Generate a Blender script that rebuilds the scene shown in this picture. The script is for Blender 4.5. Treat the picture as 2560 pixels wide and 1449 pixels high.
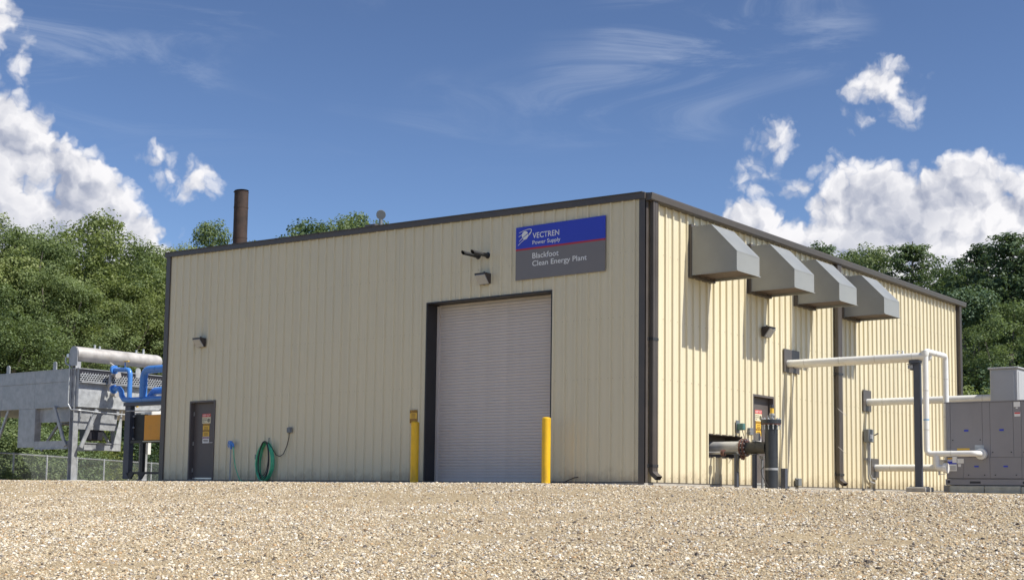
import bpy, math, random
import numpy as np
from mathutils import Vector, Matrix

# ------------------------------------------------------------------ scene, camera, sky, sun
for o in list(bpy.data.objects):
    bpy.data.objects.remove(o, do_unlink=True)
SC = bpy.context.scene
COL = SC.collection
random.seed(7)
RNG = np.random.default_rng(11)

CAM = Vector((15.0013, -23.8074, -0.2888))
PITCH, ROLL, YAW = 0.09674, 0.013178, -0.661698
fw = Vector((math.sin(YAW)*math.cos(PITCH), math.cos(YAW)*math.cos(PITCH), math.sin(PITCH)))
rt0 = Vector((math.cos(YAW), -math.sin(YAW), 0.0))
up0 = rt0.cross(fw)
rt = rt0*math.cos(ROLL) + up0*math.sin(ROLL)
up = up0*math.cos(ROLL) - rt0*math.sin(ROLL)
cam_d = bpy.data.cameras.new('camera')
cam = bpy.data.objects.new('camera', cam_d)
COL.objects.link(cam)
cam.matrix_world = Matrix(((rt.x, up.x, -fw.x, CAM.x), (rt.y, up.y, -fw.y, CAM.y), (rt.z, up.z, -fw.z, CAM.z), (0, 0, 0, 1)))
cam_d.sensor_fit = 'HORIZONTAL'
cam_d.sensor_width = 36.0
cam_d.lens = 3321.13/2560*36.0
cam_d.shift_y = (913.9-724.5)/2560
cam_d.clip_start = 0.1
cam_d.clip_end = 6000
SC.camera = cam

SUN_DIR = Vector((1.275, 0.235, 1.63)).normalized()      # towards the sun
SUN_EL = math.asin(SUN_DIR.z)
SUN_AZ = math.atan2(SUN_DIR.x, SUN_DIR.y)                # from +Y towards +X
sun_d = bpy.data.lights.new('sun', 'SUN')
sun_d.energy = 3.85
sun_d.angle = math.radians(0.55)
sun_d.color = (1.0, 0.945, 0.82)
sun = bpy.data.objects.new('sun', sun_d)
COL.objects.link(sun)
sun.location = (30, 10, 40)
sun.rotation_euler = SUN_DIR.to_track_quat('Z', 'Y').to_euler()

SC.view_settings.view_transform = 'Standard'
SC.view_settings.look = 'None'
SC.view_settings.gamma = 1.0
SC.view_settings.exposure = 0.6
SC.view_settings.use_curve_mapping = False
SC.cycles.max_bounces = 8
SC.cycles.diffuse_bounces = 5
SC.cycles.transparent_max_bounces = 8


class N:
    """small helper round a node tree"""
    def __init__(self, tree):
        self.t = tree
    def new(self, kind, **kw):
        n = self.t.nodes.new(kind)
        for k, v in kw.items():
            setattr(n, k, v)
        return n
    def link(self, a, b):
        self.t.links.new(a, b)
    def put(self, sock, v):
        if isinstance(v, bpy.types.NodeSocket):
            self.link(v, sock)
        elif v is not None:
            sock.default_value = v
    def math(self, op, a, b=None, c=None, clamp=False):
        n = self.new('ShaderNodeMath', operation=op, use_clamp=clamp)
        for i, v in enumerate((a, b, c)):
            if v is not None:
                self.put(n.inputs[i], v)
        return n.outputs[0]
    def vmath(self, op, a, b=None, out=0):
        n = self.new('ShaderNodeVectorMath', operation=op)
        self.put(n.inputs[0], a)
        if b is not None:
            self.put(n.inputs[1], b)
        return n.outputs[out]
    def mix(self, f, a, b, blend='MIX'):
        n = self.new('ShaderNodeMix', data_type='RGBA', blend_type=blend)
        self.put(n.inputs[0], f)
        for s, v in ((n.inputs[6], a), (n.inputs[7], b)):
            self.put(s, v if isinstance(v, bpy.types.NodeSocket) else (*v[:3], 1.0))
        return n.outputs[2]
    def smooth(self, x, a, b):
        n = self.new('ShaderNodeMapRange', interpolation_type='SMOOTHSTEP')
        self.put(n.inputs[0], x)
        self.put(n.inputs[1], a); self.put(n.inputs[2], b)
        return n.outputs[0]
    def noise(self, vec, scale, detail=4, rough=0.55, dist=0.0):
        n = self.new('ShaderNodeTexNoise')
        if vec is not None:
            self.link(vec, n.inputs['Vector'])
        n.inputs['Scale'].default_value = scale
        n.inputs['Detail'].default_value = detail
        n.inputs['Roughness'].default_value = rough
        n.inputs['Distortion'].default_value = dist
        return n.outputs['Fac']


CLOUD_LO, CLOUD_HI = (1.75, 1.95, 2.55), (4.75, 4.7, 4.8)


def build_world():
    w = bpy.data.worlds.new('World')
    SC.world = w
    w.use_nodes = True
    t = w.node_tree
    t.nodes.clear()
    n = N(t)
    out = n.new('ShaderNodeOutputWorld')
    bg = n.new('ShaderNodeBackground')
    n.link(bg.outputs[0], out.inputs[0])
    sky = n.new('ShaderNodeTexSky', sky_type='NISHITA')
    sky.sun_disc = False
    sky.sun_elevation = SUN_EL
    sky.sun_rotation = SUN_AZ
    sky.altitude = 1200
    sky.air_density = 0.9
    sky.dust_density = 1.3
    sky.ozone_density = 3.0
    hs = n.new('ShaderNodeHueSaturation')
    hs.inputs['Saturation'].default_value = 0.95
    hs.inputs['Value'].default_value = 0.85
    gm = n.new('ShaderNodeGamma')
    gm.inputs['Gamma'].default_value = 1.3
    n.link(n.mix(1.0, sky.outputs[0], (0.125, 0.125, 0.125), 'MULTIPLY'), gm.inputs['Color'])
    n.link(n.mix(1.0, gm.outputs[0], (7.0, 7.0, 7.0), 'MULTIPLY'), hs.inputs['Color'])
    tc = n.new('ShaderNodeTexCoord')
    dirv = n.vmath('NORMALIZE', tc.outputs['Generated'])
    # --- clouds laid out in azimuth and elevation
    sep = n.new('ShaderNodeSeparateXYZ')
    n.link(dirv, sep.inputs[0])
    ae = n.new('ShaderNodeCombineXYZ')
    n.link(n.math('ARCTAN2', sep.outputs[0], sep.outputs[1]), ae.inputs[0])
    n.link(n.math('ARCSINE', sep.outputs[2]), ae.inputs[1])
    ae = ae.outputs[0]

    def noise2(vec, scale, detail, rough, out='Fac', dist=0.0):
        q = n.new('ShaderNodeTexNoise', noise_dimensions='2D')
        n.link(vec, q.inputs['Vector'])
        q.inputs['Scale'].default_value = scale
        q.inputs['Detail'].default_value = detail
        q.inputs['Roughness'].default_value = rough
        q.inputs['Distortion'].default_value = dist
        return q.outputs[out]
    wv = n.vmath('SUBTRACT', noise2(ae, 26.0, 4, 0.6, 'Color'), (0.5, 0.5, 0.5))
    sc = n.new('ShaderNodeVectorMath', operation='SCALE')
    n.link(wv, sc.inputs[0]); sc.inputs['Scale'].default_value = 0.026
    aw = n.vmath('ADD', ae, sc.outputs[0])
    # cumulus banks standing in the sky: azimuth, elevation, half widths (degrees), weight
    banks = [(-62.0, 11.4, 4.6, 4.6, 1.4), (-59.0, 11.7, 2.8, 3.4, 1.4), (-57.0, 10.2, 3.2, 3.2, 1.4), (-54.8, 8.9, 2.8, 2.6, 1.4), (-53.2, 7.8, 2.2, 2.0, 1.2),
             (-52.2, 13.0, 2.2, 1.1, 0.56), (-53.3, 13.9, 1.4, 0.9, 0.52), (-60.0, 18.6, 0.9, 1.1, 0.46), (-58.8, 17.2, 0.6, 1.4, 0.44),
             (-22.8, 10.2, 3.8, 3.2, 1.4), (-20.6, 10.6, 2.6, 2.8, 1.4), (-18.4, 10.4, 3.8, 3.2, 1.4), (-16.0, 9.6, 3.0, 3.2, 1.2), (-27.2, 10.6, 2.6, 1.9, 1.2), (-24.6, 9.2, 4.0, 2.6, 1.3),
             (-22.5, 17.3, 1.5, 1.1, 0.60), (-21.3, 16.1, 1.2, 1.7, 0.56), (-22.9, 15.2, 1.5, 1.3, 0.55), (-27.4, 14.3, 1.3, 1.9, 0.50), (-26.4, 15.2, 1.4, 1.2, 0.46), (-23.6, 13.7, 1.8, 1.2, 0.70), (-26.0, 13.0, 1.6, 1.0, 0.6),
             (-100.0, 11.0, 20.0, 5.0, 1.0), (25.0, 12.0, 20.0, 5.0, 1.0), (95.0, 11.0, 24.0, 5.0, 0.95), (160.0, 12.0, 18.0, 5.0, 0.95)]
    tot = None
    for (a, e, ra, re, wt) in banks:
        d = n.vmath('SUBTRACT', aw, (math.radians(a), math.radians(e), 0.0))
        d = n.vmath('MULTIPLY', d, (1/math.radians(ra), 1/math.radians(re), 0.0))
        L = n.vmath('DOT_PRODUCT', d, d, out=1)
        f = n.math('MULTIPLY_ADD', L, -0.55*wt, wt)
        tot = f if tot is None else n.math('MAXIMUM', tot, f)
    tot = n.math('MINIMUM', n.math('MAXIMUM', tot, -0.3), 1.0)

    def detail(vec):
        r = n.math('MULTIPLY', n.math('SUBTRACT', noise2(vec, 13.0, 7, 0.60), 0.5), 1.25)
        for k, (scl, wt) in enumerate(((24.0, 0.34), (55.0, 0.24), (120.0, 0.15))):
            vo = n.new('ShaderNodeTexVoronoi', voronoi_dimensions='2D')
            n.link(vec, vo.inputs['Vector'])
            vo.inputs['Scale'].default_value = scl
            d2 = n.math('MULTIPLY', vo.outputs['Distance'], vo.outputs['Distance'])
            r = n.math('MULTIPLY_ADD', d2, -wt*1.5, r)
        return r
    x0 = detail(aw)
    x1 = detail(n.vmath('ADD', aw, (0.0070, 0.0085, 0.0)))
    d0 = n.math('ADD', n.math('SUBTRACT', tot, 0.16), x0)
    alpha = n.smooth(d0, -0.04, 0.34)
    lit = n.math('MULTIPLY_ADD', n.math('SUBTRACT', x0, x1), 1.75, 0.72, clamp=True)
    low = noise2(aw, 9.0, 3, 0.5)
    lit = n.math('SUBTRACT', lit, n.math('MULTIPLY', n.math('MULTIPLY', n.smooth(d0, 0.25, 0.9), n.smooth(low, 0.35, 0.65)), 0.55), clamp=True)
    ccol = n.mix(lit, CLOUD_LO, CLOUD_HI)
    # --- high thin cirrus streaks
    mp = n.new('ShaderNodeMapping')
    mp.inputs['Rotation'].default_value = (0, 0, 0.35)
    mp.inputs['Scale'].default_value = (5.0, 24.0, 1.0)
    n.link(ae, mp.inputs['Vector'])
    ci = noise2(mp.outputs[0], 1.0, 6, 0.64, 'Fac', 0.8)
    lo = noise2(n.vmath('ADD', ae, (0.02, 0.21, 0.0)), 5.2, 2, 0.5)
    cir = n.math('MULTIPLY', n.smooth(ci, 0.46, 0.80), n.smooth(lo, 0.42, 0.66))
    cir = n.math('MULTIPLY', cir, n.math('MULTIPLY', n.smooth(sep.outputs[2], 0.22, 0.34), 0.30))
    c1 = n.mix(cir, hs.outputs[0], (3.6, 3.9, 4.5))
    c2 = n.mix(alpha, c1, ccol)
    n.link(c2, bg.inputs['Color'])
    bg.inputs['Strength'].default_value = 0.135
    w.cycles.sampling_method = 'NONE'


build_world()

# ------------------------------------------------------------------ materials
MATS = {}


def mat(name, col, rough=0.6, metal=0.0, var=0.10, scale=3.0, bump=0.0, bscale=60.0, streak=0.0, dirt=None, spec=0.5, coat=0.0, stretch=None, splash=False):
    if name in MATS:
        return MATS[name]
    m = bpy.data.materials.new(name)
    m.use_nodes = True
    t = m.node_tree
    b = t.nodes['Principled BSDF']
    n = N(t)
    tc = n.new('ShaderNodeTexCoord')
    co = tc.outputs['Object']
    if stretch:
        mp = n.new('ShaderNodeMapping')
        mp.inputs['Scale'].default_value = stretch
        n.link(co, mp.inputs['Vector'])
        co = mp.outputs[0]
    f = n.noise(co, scale, 5, 0.6)
    f = n.smooth(f, 0.25, 0.75)
    lo = tuple(c*(1-var) for c in col); hi = tuple(min(1, c*(1+var)) for c in col)
    c = n.mix(f, lo, hi)
    if dirt:
        dcol, amount, dscale = dirt
        mp2 = n.new('ShaderNodeMapping')
        mp2.inputs['Scale'].default_value = (1, 1, 0.25 if streak else 1)
        n.link(tc.outputs['Object'], mp2.inputs['Vector'])
        f2 = n.smooth(n.noise(mp2.outputs[0], dscale, 6, 0.65), 0.48, 0.78)
        c = n.mix(n.math('MULTIPLY', f2, amount), c, dcol)
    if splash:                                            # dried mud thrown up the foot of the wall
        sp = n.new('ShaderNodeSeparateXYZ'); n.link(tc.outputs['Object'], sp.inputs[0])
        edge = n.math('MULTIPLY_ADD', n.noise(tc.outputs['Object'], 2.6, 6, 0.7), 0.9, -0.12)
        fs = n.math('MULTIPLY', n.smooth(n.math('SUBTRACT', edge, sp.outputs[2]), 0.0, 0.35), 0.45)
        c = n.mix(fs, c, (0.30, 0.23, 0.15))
    n.link(c, b.inputs['Base Color'])
    rr = n.math('MULTIPLY_ADD', f, 0.16, rough-0.08, clamp=True)
    n.link(rr, b.inputs['Roughness'])
    b.inputs['Metallic'].default_value = metal
    b.inputs['Specular IOR Level'].default_value = spec
    b.inputs['Coat Weight'].default_value = coat
    if bump:
        bn = n.new('ShaderNodeBump')
        bn.inputs['Strength'].default_value = bump
        bn.inputs['Distance'].default_value = 0.01
        n.link(n.noise(tc.outputs['Object'], bscale, 4, 0.6), bn.inputs['Height'])
        n.link(bn.outputs[0], b.inputs['Normal'])
    MATS[name] = m
    return m


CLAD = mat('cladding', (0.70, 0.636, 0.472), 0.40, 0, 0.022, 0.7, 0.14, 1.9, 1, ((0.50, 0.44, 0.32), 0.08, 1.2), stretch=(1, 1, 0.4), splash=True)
REVEAL = mat('door_reveal', (0.030, 0.029, 0.034), 0.5, 0, 0.15, 3)
SCREW = mat('screw_paint', (0.40, 0.35, 0.27), 0.5, 0, 0.1, 5)
TRIM = mat('bronze_trim', (0.085, 0.074, 0.070), 0.42, 0, 0.12, 2.0)
ROOF = mat('roof_metal', (0.30, 0.29, 0.27), 0.45, 0.2, 0.08, 1.0)
HOOD = mat('hood_paint', (0.275, 0.285, 0.285), 0.36, 0.0, 0.06, 1.5, 0.05, 3.0, 0, ((0.18, 0.17, 0.15), 0.25, 2.0))
HOODIN = mat('hood_screen', (0.13, 0.10, 0.085), 0.8, 0, 0.25, 9)
ROLL = mat('roller_paint', (0.60, 0.545, 0.52), 0.45, 0.0, 0.05, 1.2, 0, 0, 1, ((0.25, 0.23, 0.21), 0.25, 1.5))
DOORP = mat('door_paint', (0.115, 0.10, 0.098), 0.5, 0, 0.1, 2.5, 0.05, 40)
DARK = mat('dark_steel', (0.030, 0.031, 0.036), 0.5, 0.0, 0.2, 4)
YEL = mat('yellow_paint', (0.82, 0.49, 0.015), 0.45, 0, 0.08, 4, 0.08, 20, 1, ((0.16, 0.11, 0.05), 0.55, 7.0))
GALV = mat('galvanised', (0.36, 0.375, 0.405), 0.45, 0.2, 0.22, 5.0, 0.06, 14, 0, ((0.30, 0.30, 0.32), 0.35, 7.0))
GALVB = mat('galvanised_bright', (0.50, 0.52, 0.55), 0.38, 0.30, 0.20, 6.0, 0.06, 14)
STEEL = mat('steel_header', (0.52, 0.50, 0.49), 0.5, 0.25, 0.15, 3.0, 0.05, 18, 0, ((0.30, 0.24, 0.20), 0.35, 2.2))
BLUE = mat('blue_paint', (0.075, 0.25, 0.68), 0.32, 0, 0.08, 3, 0.03, 20, coat=0.3)
BLUED = mat('blue_grey_steel', (0.075, 0.085, 0.115), 0.5, 0, 0.12, 3)
ORANGE = mat('orange_paint', (0.88, 0.37, 0.025), 0.45, 0, 0.08, 3, 0, 0, 0, ((0.35, 0.14, 0.02), 0.3, 3.0))
WHITEP = mat('white_jacket', (0.78, 0.78, 0.77), 0.36, 0, 0.03, 3.0, 0.04, 8, 0, ((0.52, 0.50, 0.46), 0.25, 3.5))
BANDM = mat('jacket_band', (0.66, 0.65, 0.62), 0.4, 0, 0.05, 6)
BLACKP = mat('black_pipe', (0.032, 0.036, 0.045), 0.36, 0, 0.2, 4, 0.03, 30)
CHARC = mat('charcoal_pipe', (0.055, 0.055, 0.050), 0.5, 0, 0.2, 4, 0.04, 30)
STAIN = mat('stainless', (0.46, 0.46, 0.465), 0.42, 0.25, 0.10, 5, 0.03, 10)
UNIT = mat('cabinet_paint', (0.275, 0.268, 0.29), 0.48, 0, 0.05, 1.4, 0.05, 60, 1, ((0.16, 0.15, 0.15), 0.25, 1.4))
UNITL = mat('cabinet_light', (0.40, 0.41, 0.44), 0.5, 0, 0.05, 1.4)
CONC = mat('concrete', (0.40, 0.38, 0.35), 0.9, 0, 0.18, 5, 0.4, 60, 0, ((0.22, 0.21, 0.19), 0.4, 4.0))
BLOCK = mat('kerb_block', (0.50, 0.49, 0.42), 0.9, 0, 0.15, 6, 0.4, 60, 0, ((0.28, 0.27, 0.22), 0.5, 5.0))
RUST = mat('rusty_steel', (0.050, 0.033, 0.028), 0.8, 0.1, 0.45, 4, 0.3, 30, 1, ((0.115, 0.055, 0.034), 0.6, 2.4))
REDF = mat('red_flange', (0.13, 0.060, 0.052), 0.6, 0, 0.2, 10)
ALU = mat('aluminium', (0.66, 0.66, 0.66), 0.35, 0.7, 0.06, 10)
GLASS = mat('lamp_glass', (0.42, 0.43, 0.44), 0.18, 0, 0.06, 20, 0.4, 160, spec=0.8)
BRONZ = mat('lamp_bronze', (0.06, 0.05, 0.05), 0.45, 0.1, 0.15, 8)
HOSE = mat('green_hose', (0.08, 0.50, 0.29), 0.38, 0, 0.15, 12, coat=0.2)
CABLE = mat('black_cable', (0.028, 0.028, 0.038), 0.45, 0, 0.15, 12)
BOXG = mat('grey_box', (0.17, 0.185, 0.205), 0.5, 0, 0.08, 8)
TEAL = mat('teal_box', (0.075, 0.17, 0.165), 0.45, 0, 0.1, 8)
WHT = mat('white_print', (0.82, 0.82, 0.83), 0.45, 0, 0.02, 5)
SBLUE = mat('sign_blue', (0.030, 0.052, 0.52), 0.35, 0, 0.03, 2)
SGREY = mat('sign_grey', (0.195, 0.182, 0.186), 0.4, 0, 0.03, 2)
SRED = mat('sign_red', (0.45, 0.03, 0.045), 0.4, 0, 0.03, 2)
PYEL = mat('print_yellow', (0.80, 0.50, 0.06), 0.5, 0, 0.03, 5)
PBRN = mat('print_brown', (0.22, 0.09, 0.02), 0.5, 0, 0.1, 5)
PCRM = mat('print_cream', (0.72, 0.66, 0.48), 0.5, 0, 0.03, 5)
PRED = mat('print_red', (0.62, 0.05, 0.05), 0.5, 0, 0.03, 5)
PBLK = mat('print_black', (0.02, 0.02, 0.022), 0.5, 0, 0.03, 5)
PPUR = mat('print_plum', (0.22, 0.05, 0.16), 0.5, 0, 0.03, 5)
PBLU = mat('tape_blue', (0.05, 0.30, 0.60), 0.5, 0, 0.03, 5)
BARK = mat('bark', (0.20, 0.175, 0.15), 0.9, 0, 0.35, 6, 0.6, 18, stretch=(1, 1, 0.25))


def leaf_mat(name, a, b, tr):
    m = bpy.data.materials.new(name)
    m.use_nodes = True
    t = m.node_tree
    n = N(t)
    bs = t.nodes['Principled BSDF']
    out = t.nodes['Material Output']
    at = n.new('ShaderNodeAttribute', attribute_name='leaf')
    oi = n.new('ShaderNodeObjectInfo')
    f = n.math('ADD', n.math('MULTIPLY', at.outputs['Fac'], 0.60), n.math('MULTIPLY', oi.outputs['Random'], 0.45))
    c = n.mix(f, a, b)
    hue = n.math('FRACT', n.math('MULTIPLY', oi.outputs['Random'], 7.31))
    c = n.mix(n.math('MULTIPLY', hue, 0.5), c, n.mix(1.0, c, (1.35, 1.10, 0.55), 'MULTIPLY'))
    n.link(c, bs.inputs['Base Color'])
    bs.inputs['Roughness'].default_value = 0.55
    bs.inputs['Specular IOR Level'].default_value = 0.35
    tl = n.new('ShaderNodeBsdfTranslucent')
    n.link(n.mix(0.5, c, (0.16, 0.22, 0.02)), tl.inputs['Color'])
    mx = n.new('ShaderNodeMixShader')
    mx.inputs[0].default_value = tr
    n.link(bs.outputs[0], mx.inputs[1]); n.link(tl.outputs[0], mx.inputs[2])
    n.link(mx.outputs[0], out.inputs['Surface'])
    return m


LEAF_A = leaf_mat('leaf_bright', (0.135, 0.20, 0.095), (0.33, 0.40, 0.185), 0.42)
LEAF_B = leaf_mat('leaf_mid', (0.11, 0.18, 0.098), (0.26, 0.335, 0.17), 0.40)
LEAF_C = leaf_mat('leaf_dark', (0.058, 0.108, 0.078), (0.145, 0.225, 0.140), 0.32)


# ------------------------------------------------------------------ mesh helpers
class MB:
    def __init__(self):
        self.v = []; self.f = []
    def add(self, vs, fs):
        o = len(self.v)
        self.v += [tuple(x) for x in vs]
        self.f += [tuple(i+o for i in q) for q in fs]
        return self
    def box(self, a, b):
        x0, y0, z0 = a; x1, y1, z1 = b
        return self.add([(x0, y0, z0), (x1, y0, z0), (x1, y1, z0), (x0, y1, z0), (x0, y0, z1), (x1, y0, z1), (x1, y1, z1), (x0, y1, z1)],
                        [(0, 3, 2, 1), (4, 5, 6, 7), (0, 1, 5, 4), (1, 2, 6, 5), (2, 3, 7, 6), (3, 0, 4, 7)])
    def bbox(self, a, b, r=0.01):
        """box with chamfered edges"""
        import itertools
        lo = Vector(a); hi = Vector(b)
        r = min(r, (hi.x-lo.x)*0.45, (hi.y-lo.y)*0.45, (hi.z-lo.z)*0.45)
        idx = {}; vs = []
        for s in itertools.product((0, 1), repeat=3):
            for ax in range(3):
                p = [0, 0, 0]
                for k in range(3):
                    base = (lo[k], hi[k])[s[k]]
                    ins = (r if s[k] == 0 else -r)
                    p[k] = base if k == ax else base+ins
                idx[(s, ax)] = len(vs); vs.append(p)
        fs = []
        for ax in range(3):
            o = [k for k in range(3) if k != ax]
            for sv in (0, 1):
                q = []
                for c in ((0, 0), (1, 0), (1, 1), (0, 1)):
                    s = [0, 0, 0]; s[ax] = sv; s[o[0]] = c[0]; s[o[1]] = c[1]
                    q.append(idx[(tuple(s), ax)])
                fs.append(q if (sv == 1) == (ax != 1) else q[::-1])
        for ax in range(3):
            o = [k for k in range(3) if k != ax]
            for c in itertools.product((0, 1), repeat=2):
                s0 = [0, 0, 0]; s1 = [0, 0, 0]
                s0[o[0]] = s1[o[0]] = c[0]; s0[o[1]] = s1[o[1]] = c[1]
                s1[ax] = 1
                fs.append([idx[(tuple(s0), o[0])], idx[(tuple(s1), o[0])], idx[(tuple(s1), o[1])], idx[(tuple(s0), o[1])]])
        for s in itertools.product((0, 1), repeat=3):
            fs.append([idx[(s, 0)], idx[(s, 1)], idx[(s, 2)]])
        # make outward
        c = (lo+hi)/2
        out = []
        for q in fs:
            p = [Vector(vs[i]) for i in q]
            nrm = (p[1]-p[0]).cross(p[2]-p[0])
            mid = sum(p, Vector())/len(p)
            out.append(q if nrm.dot(mid-c) > 0 else q[::-1])
        return self.add(vs, out)
    def cyl(self, p0, p1, r0, r1=None, n=16, caps=True):
        r1 = r0 if r1 is None else r1
        p0 = Vector(p0); p1 = Vector(p1)
        d = (p1-p0).normalized()
        a = d.orthogonal().normalized(); b = d.cross(a)
        vs = []
        for p, r in ((p0, r0), (p1, r1)):
            for i in range(n):
                t = 2*math.pi*i/n
                vs.append(p + a*(r*math.cos(t)) + b*(r*math.sin(t)))
        fs = [(i, (i+1) % n, n+(i+1) % n, n+i) for i in range(n)]
        if caps:
            fs += [tuple(range(n-1, -1, -1)), tuple(range(n, 2*n))]
        return self.add(vs, fs)
    def tube(self, pts, r, n=12, caps=True):
        pts = [Vector(p) for p in pts]
        rs = r if isinstance(r, (list, tuple)) else [r]*len(pts)
        vs = []
        d0 = (pts[1]-pts[0]).normalized()
        a = d0.orthogonal().normalized()
        for i, p in enumerate(pts):
            if i == 0: d = (pts[1]-p)
            elif i == len(pts)-1: d = (p-pts[i-1])
            else: d = (pts[i+1]-pts[i-1])
            d.normalize()
            a = (a - d*a.dot(d))
            a = a.normalized() if a.length > 1e-6 else d.orthogonal().normalized()
            b = d.cross(a)
            for k in range(n):
                t = 2*math.pi*k/n
                vs.append(p + a*(rs[i]*math.cos(t)) + b*(rs[i]*math.sin(t)))
        fs = []
        for i in range(len(pts)-1):
            for k in range(n):
                fs.append((i*n+k, i*n+(k+1) % n, (i+1)*n+(k+1) % n, (i+1)*n+k))
        if caps:
            fs += [tuple(range(n-1, -1, -1)), tuple(range((len(pts)-1)*n, len(pts)*n))]
        return self.add(vs, fs)
    def prism(self, poly, vec):
        """closed polygon (list of 3d points) pushed along vec"""
        k = len(poly)
        p = [Vector(q) for q in poly]; v = Vector(vec)
        nrm = Vector()
        for i in range(k):
            nrm += (p[i]-p[0]).cross(p[(i+1) % k]-p[0])
        if nrm.dot(v) > 0:
            p = p[::-1]
        vs = p + [q+v for q in p]
        fs = [tuple(range(k)), tuple(range(2*k-1, k-1, -1))]
        fs += [((i+1) % k, i, k+i, k+(i+1) % k) for i in range(k)]
        return self.add(vs, fs)


def fillet(pts, r, seg=6):
    """polyline with rounded corners"""
    pts = [Vector(p) for p in pts]
    out = [pts[0]]
    for i in range(1, len(pts)-1):
        p = pts[i]
        a = (pts[i-1]-p); b = (pts[i+1]-p)
        la, lb = a.length, b.length
        a.normalize(); b.normalize()
        ang = a.angle(b)
        if abs(ang-math.pi) < 1e-3:
            out.append(p); continue
        t = min(r/math.tan(ang/2), la*0.49, lb*0.49)
        p0 = p+a*t; p1 = p+b*t
        for k in range(seg+1):
            s = k/seg
            out.append((1-s)**2*p0 + 2*s*(1-s)*p + s*s*p1)
    out.append(pts[-1])
    return out


def mesh_of(name, mb, smooth=True, origin=(0, 0, 0)):
    me = bpy.data.meshes.new(name)
    ox, oy, oz = origin
    me.from_pydata([(x-ox, y-oy, z-oz) for x, y, z in mb.v], [], mb.f)
    me.update()
    if smooth:
        me.polygons.foreach_set('use_smooth', [True]*len(me.polygons))
        me.set_sharp_from_angle(angle=math.radians(32))
    return me


def root_loc(o):
    while o.parent:
        o = o.parent
    return o.location


def part(name, mb, m, parent, smooth=True, label=None):
    me = mesh_of(name, mb, smooth, root_loc(parent))
    me.materials.append(m)
    o = bpy.data.objects.new(name, me)
    COL.objects.link(o)
    o.parent = parent
    if label:
        o['label'] = label
    return o


def empty(name, loc, label, cat, group=None):
    o = bpy.data.objects.new(name, None)
    o.empty_display_size = 0.2
    COL.objects.link(o)
    o.location = loc
    tag(o, label, cat, group)
    return o


def tag(o, label, cat, group=None):
    o['label'] = label; o['category'] = cat
    if group:
        o['group'] = group
    return o


def single(name, mb, m, label, cat, group=None, origin=(0, 0, 0), smooth=True):
    me = mesh_of(name, mb, smooth, origin)
    me.materials.append(m)
    o = bpy.data.objects.new(name, me)
    COL.objects.link(o)
    o.location = origin
    return tag(o, label, cat, group)


def copy_tree(src, loc, label=None, rotz=None, scale=None):
    c = src.copy(); COL.objects.link(c)
    c.location = loc
    if rotz is not None: c.rotation_euler = (0, 0, rotz)
    if scale is not None: c.scale = scale
    if label: c['label'] = label
    for ch in list(src.children):
        k = ch.copy(); COL.objects.link(k); k.parent = c
        for g in list(ch.children):
            q = g.copy(); COL.objects.link(q); q.parent = k
    return c


def text_mesh(txt, height, width=None, depth=0.002):
    """lettering as a flat mesh in the XZ plane, baseline start at 0, cap height = height; facing -Y"""
    cu = bpy.data.curves.new('lettering', 'FONT')
    cu.body = txt
    cu.size = 1.0
    cu.extrude = 0.0
    cu.offset = 0.009
    cu.resolution_u = 4
    ob = bpy.data.objects.new('lettering', cu)
    COL.objects.link(ob)
    dg = bpy.context.evaluated_depsgraph_get()
    me = bpy.data.meshes.new_from_object(ob.evaluated_get(dg))
    bpy.data.objects.remove(ob, do_unlink=True)
    bpy.data.curves.remove(cu)
    co = np.empty(len(me.vertices)*3); me.vertices.foreach_get('co', co)
    co = co.reshape(-1, 3)
    x0 = co[:, 0].min(); wd = co[:, 0].max()-x0
    sy = height/0.70
    sx = sy if width is None else width/wd
    out = np.stack([(co[:, 0]-x0)*sx, np.zeros(len(co)), co[:, 1]*sy], 1)
    me.vertices.foreach_set('co', out.ravel())
    me.update()
    return me


def lettering(txt, pos, height, width, m, parent, wall='front', name='lettering'):
    me = text_mesh(txt, height, width)
    co = np.empty(len(me.vertices)*3); me.vertices.foreach_get('co', co)
    co = co.reshape(-1, 3)
    if wall == 'right':                                 # X of the text runs along +Y, facing +X
        co = np.stack([np.zeros(len(co)), co[:, 0], co[:, 2]], 1)
    co = co + np.array(pos) - np.array(root_loc(parent))
    me.vertices.foreach_set('co', co.ravel())
    me.update()
    me.materials.append(m)
    o = bpy.data.objects.new(name, me)
    COL.objects.link(o)
    o.parent = parent
    return o


# ------------------------------------------------------------------ terrain
def sstep(x, a, b):
    t = np.clip((np.asarray(x, float)-a)/(b-a), 0, 1)
    return t*t*(3-2*t)


def vnoise(x, y, s, seed):
    r = np.random.default_rng(seed)
    tab = r.random((64, 64))
    xs = np.asarray(x)*s; ys = np.asarray(y)*s
    xi = np.floor(xs).astype(int); yi = np.floor(ys).astype(int)
    fx = xs-xi; fy = ys-yi
    fx = fx*fx*(3-2*fx); fy = fy*fy*(3-2*fy)
    g = lambda a, b: tab[a % 64, b % 64]
    return (g(xi, yi)*(1-fx)+g(xi+1, yi)*fx)*(1-fy)+(g(xi, yi+1)*(1-fx)+g(xi+1, yi+1)*fx)*fy


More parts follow.
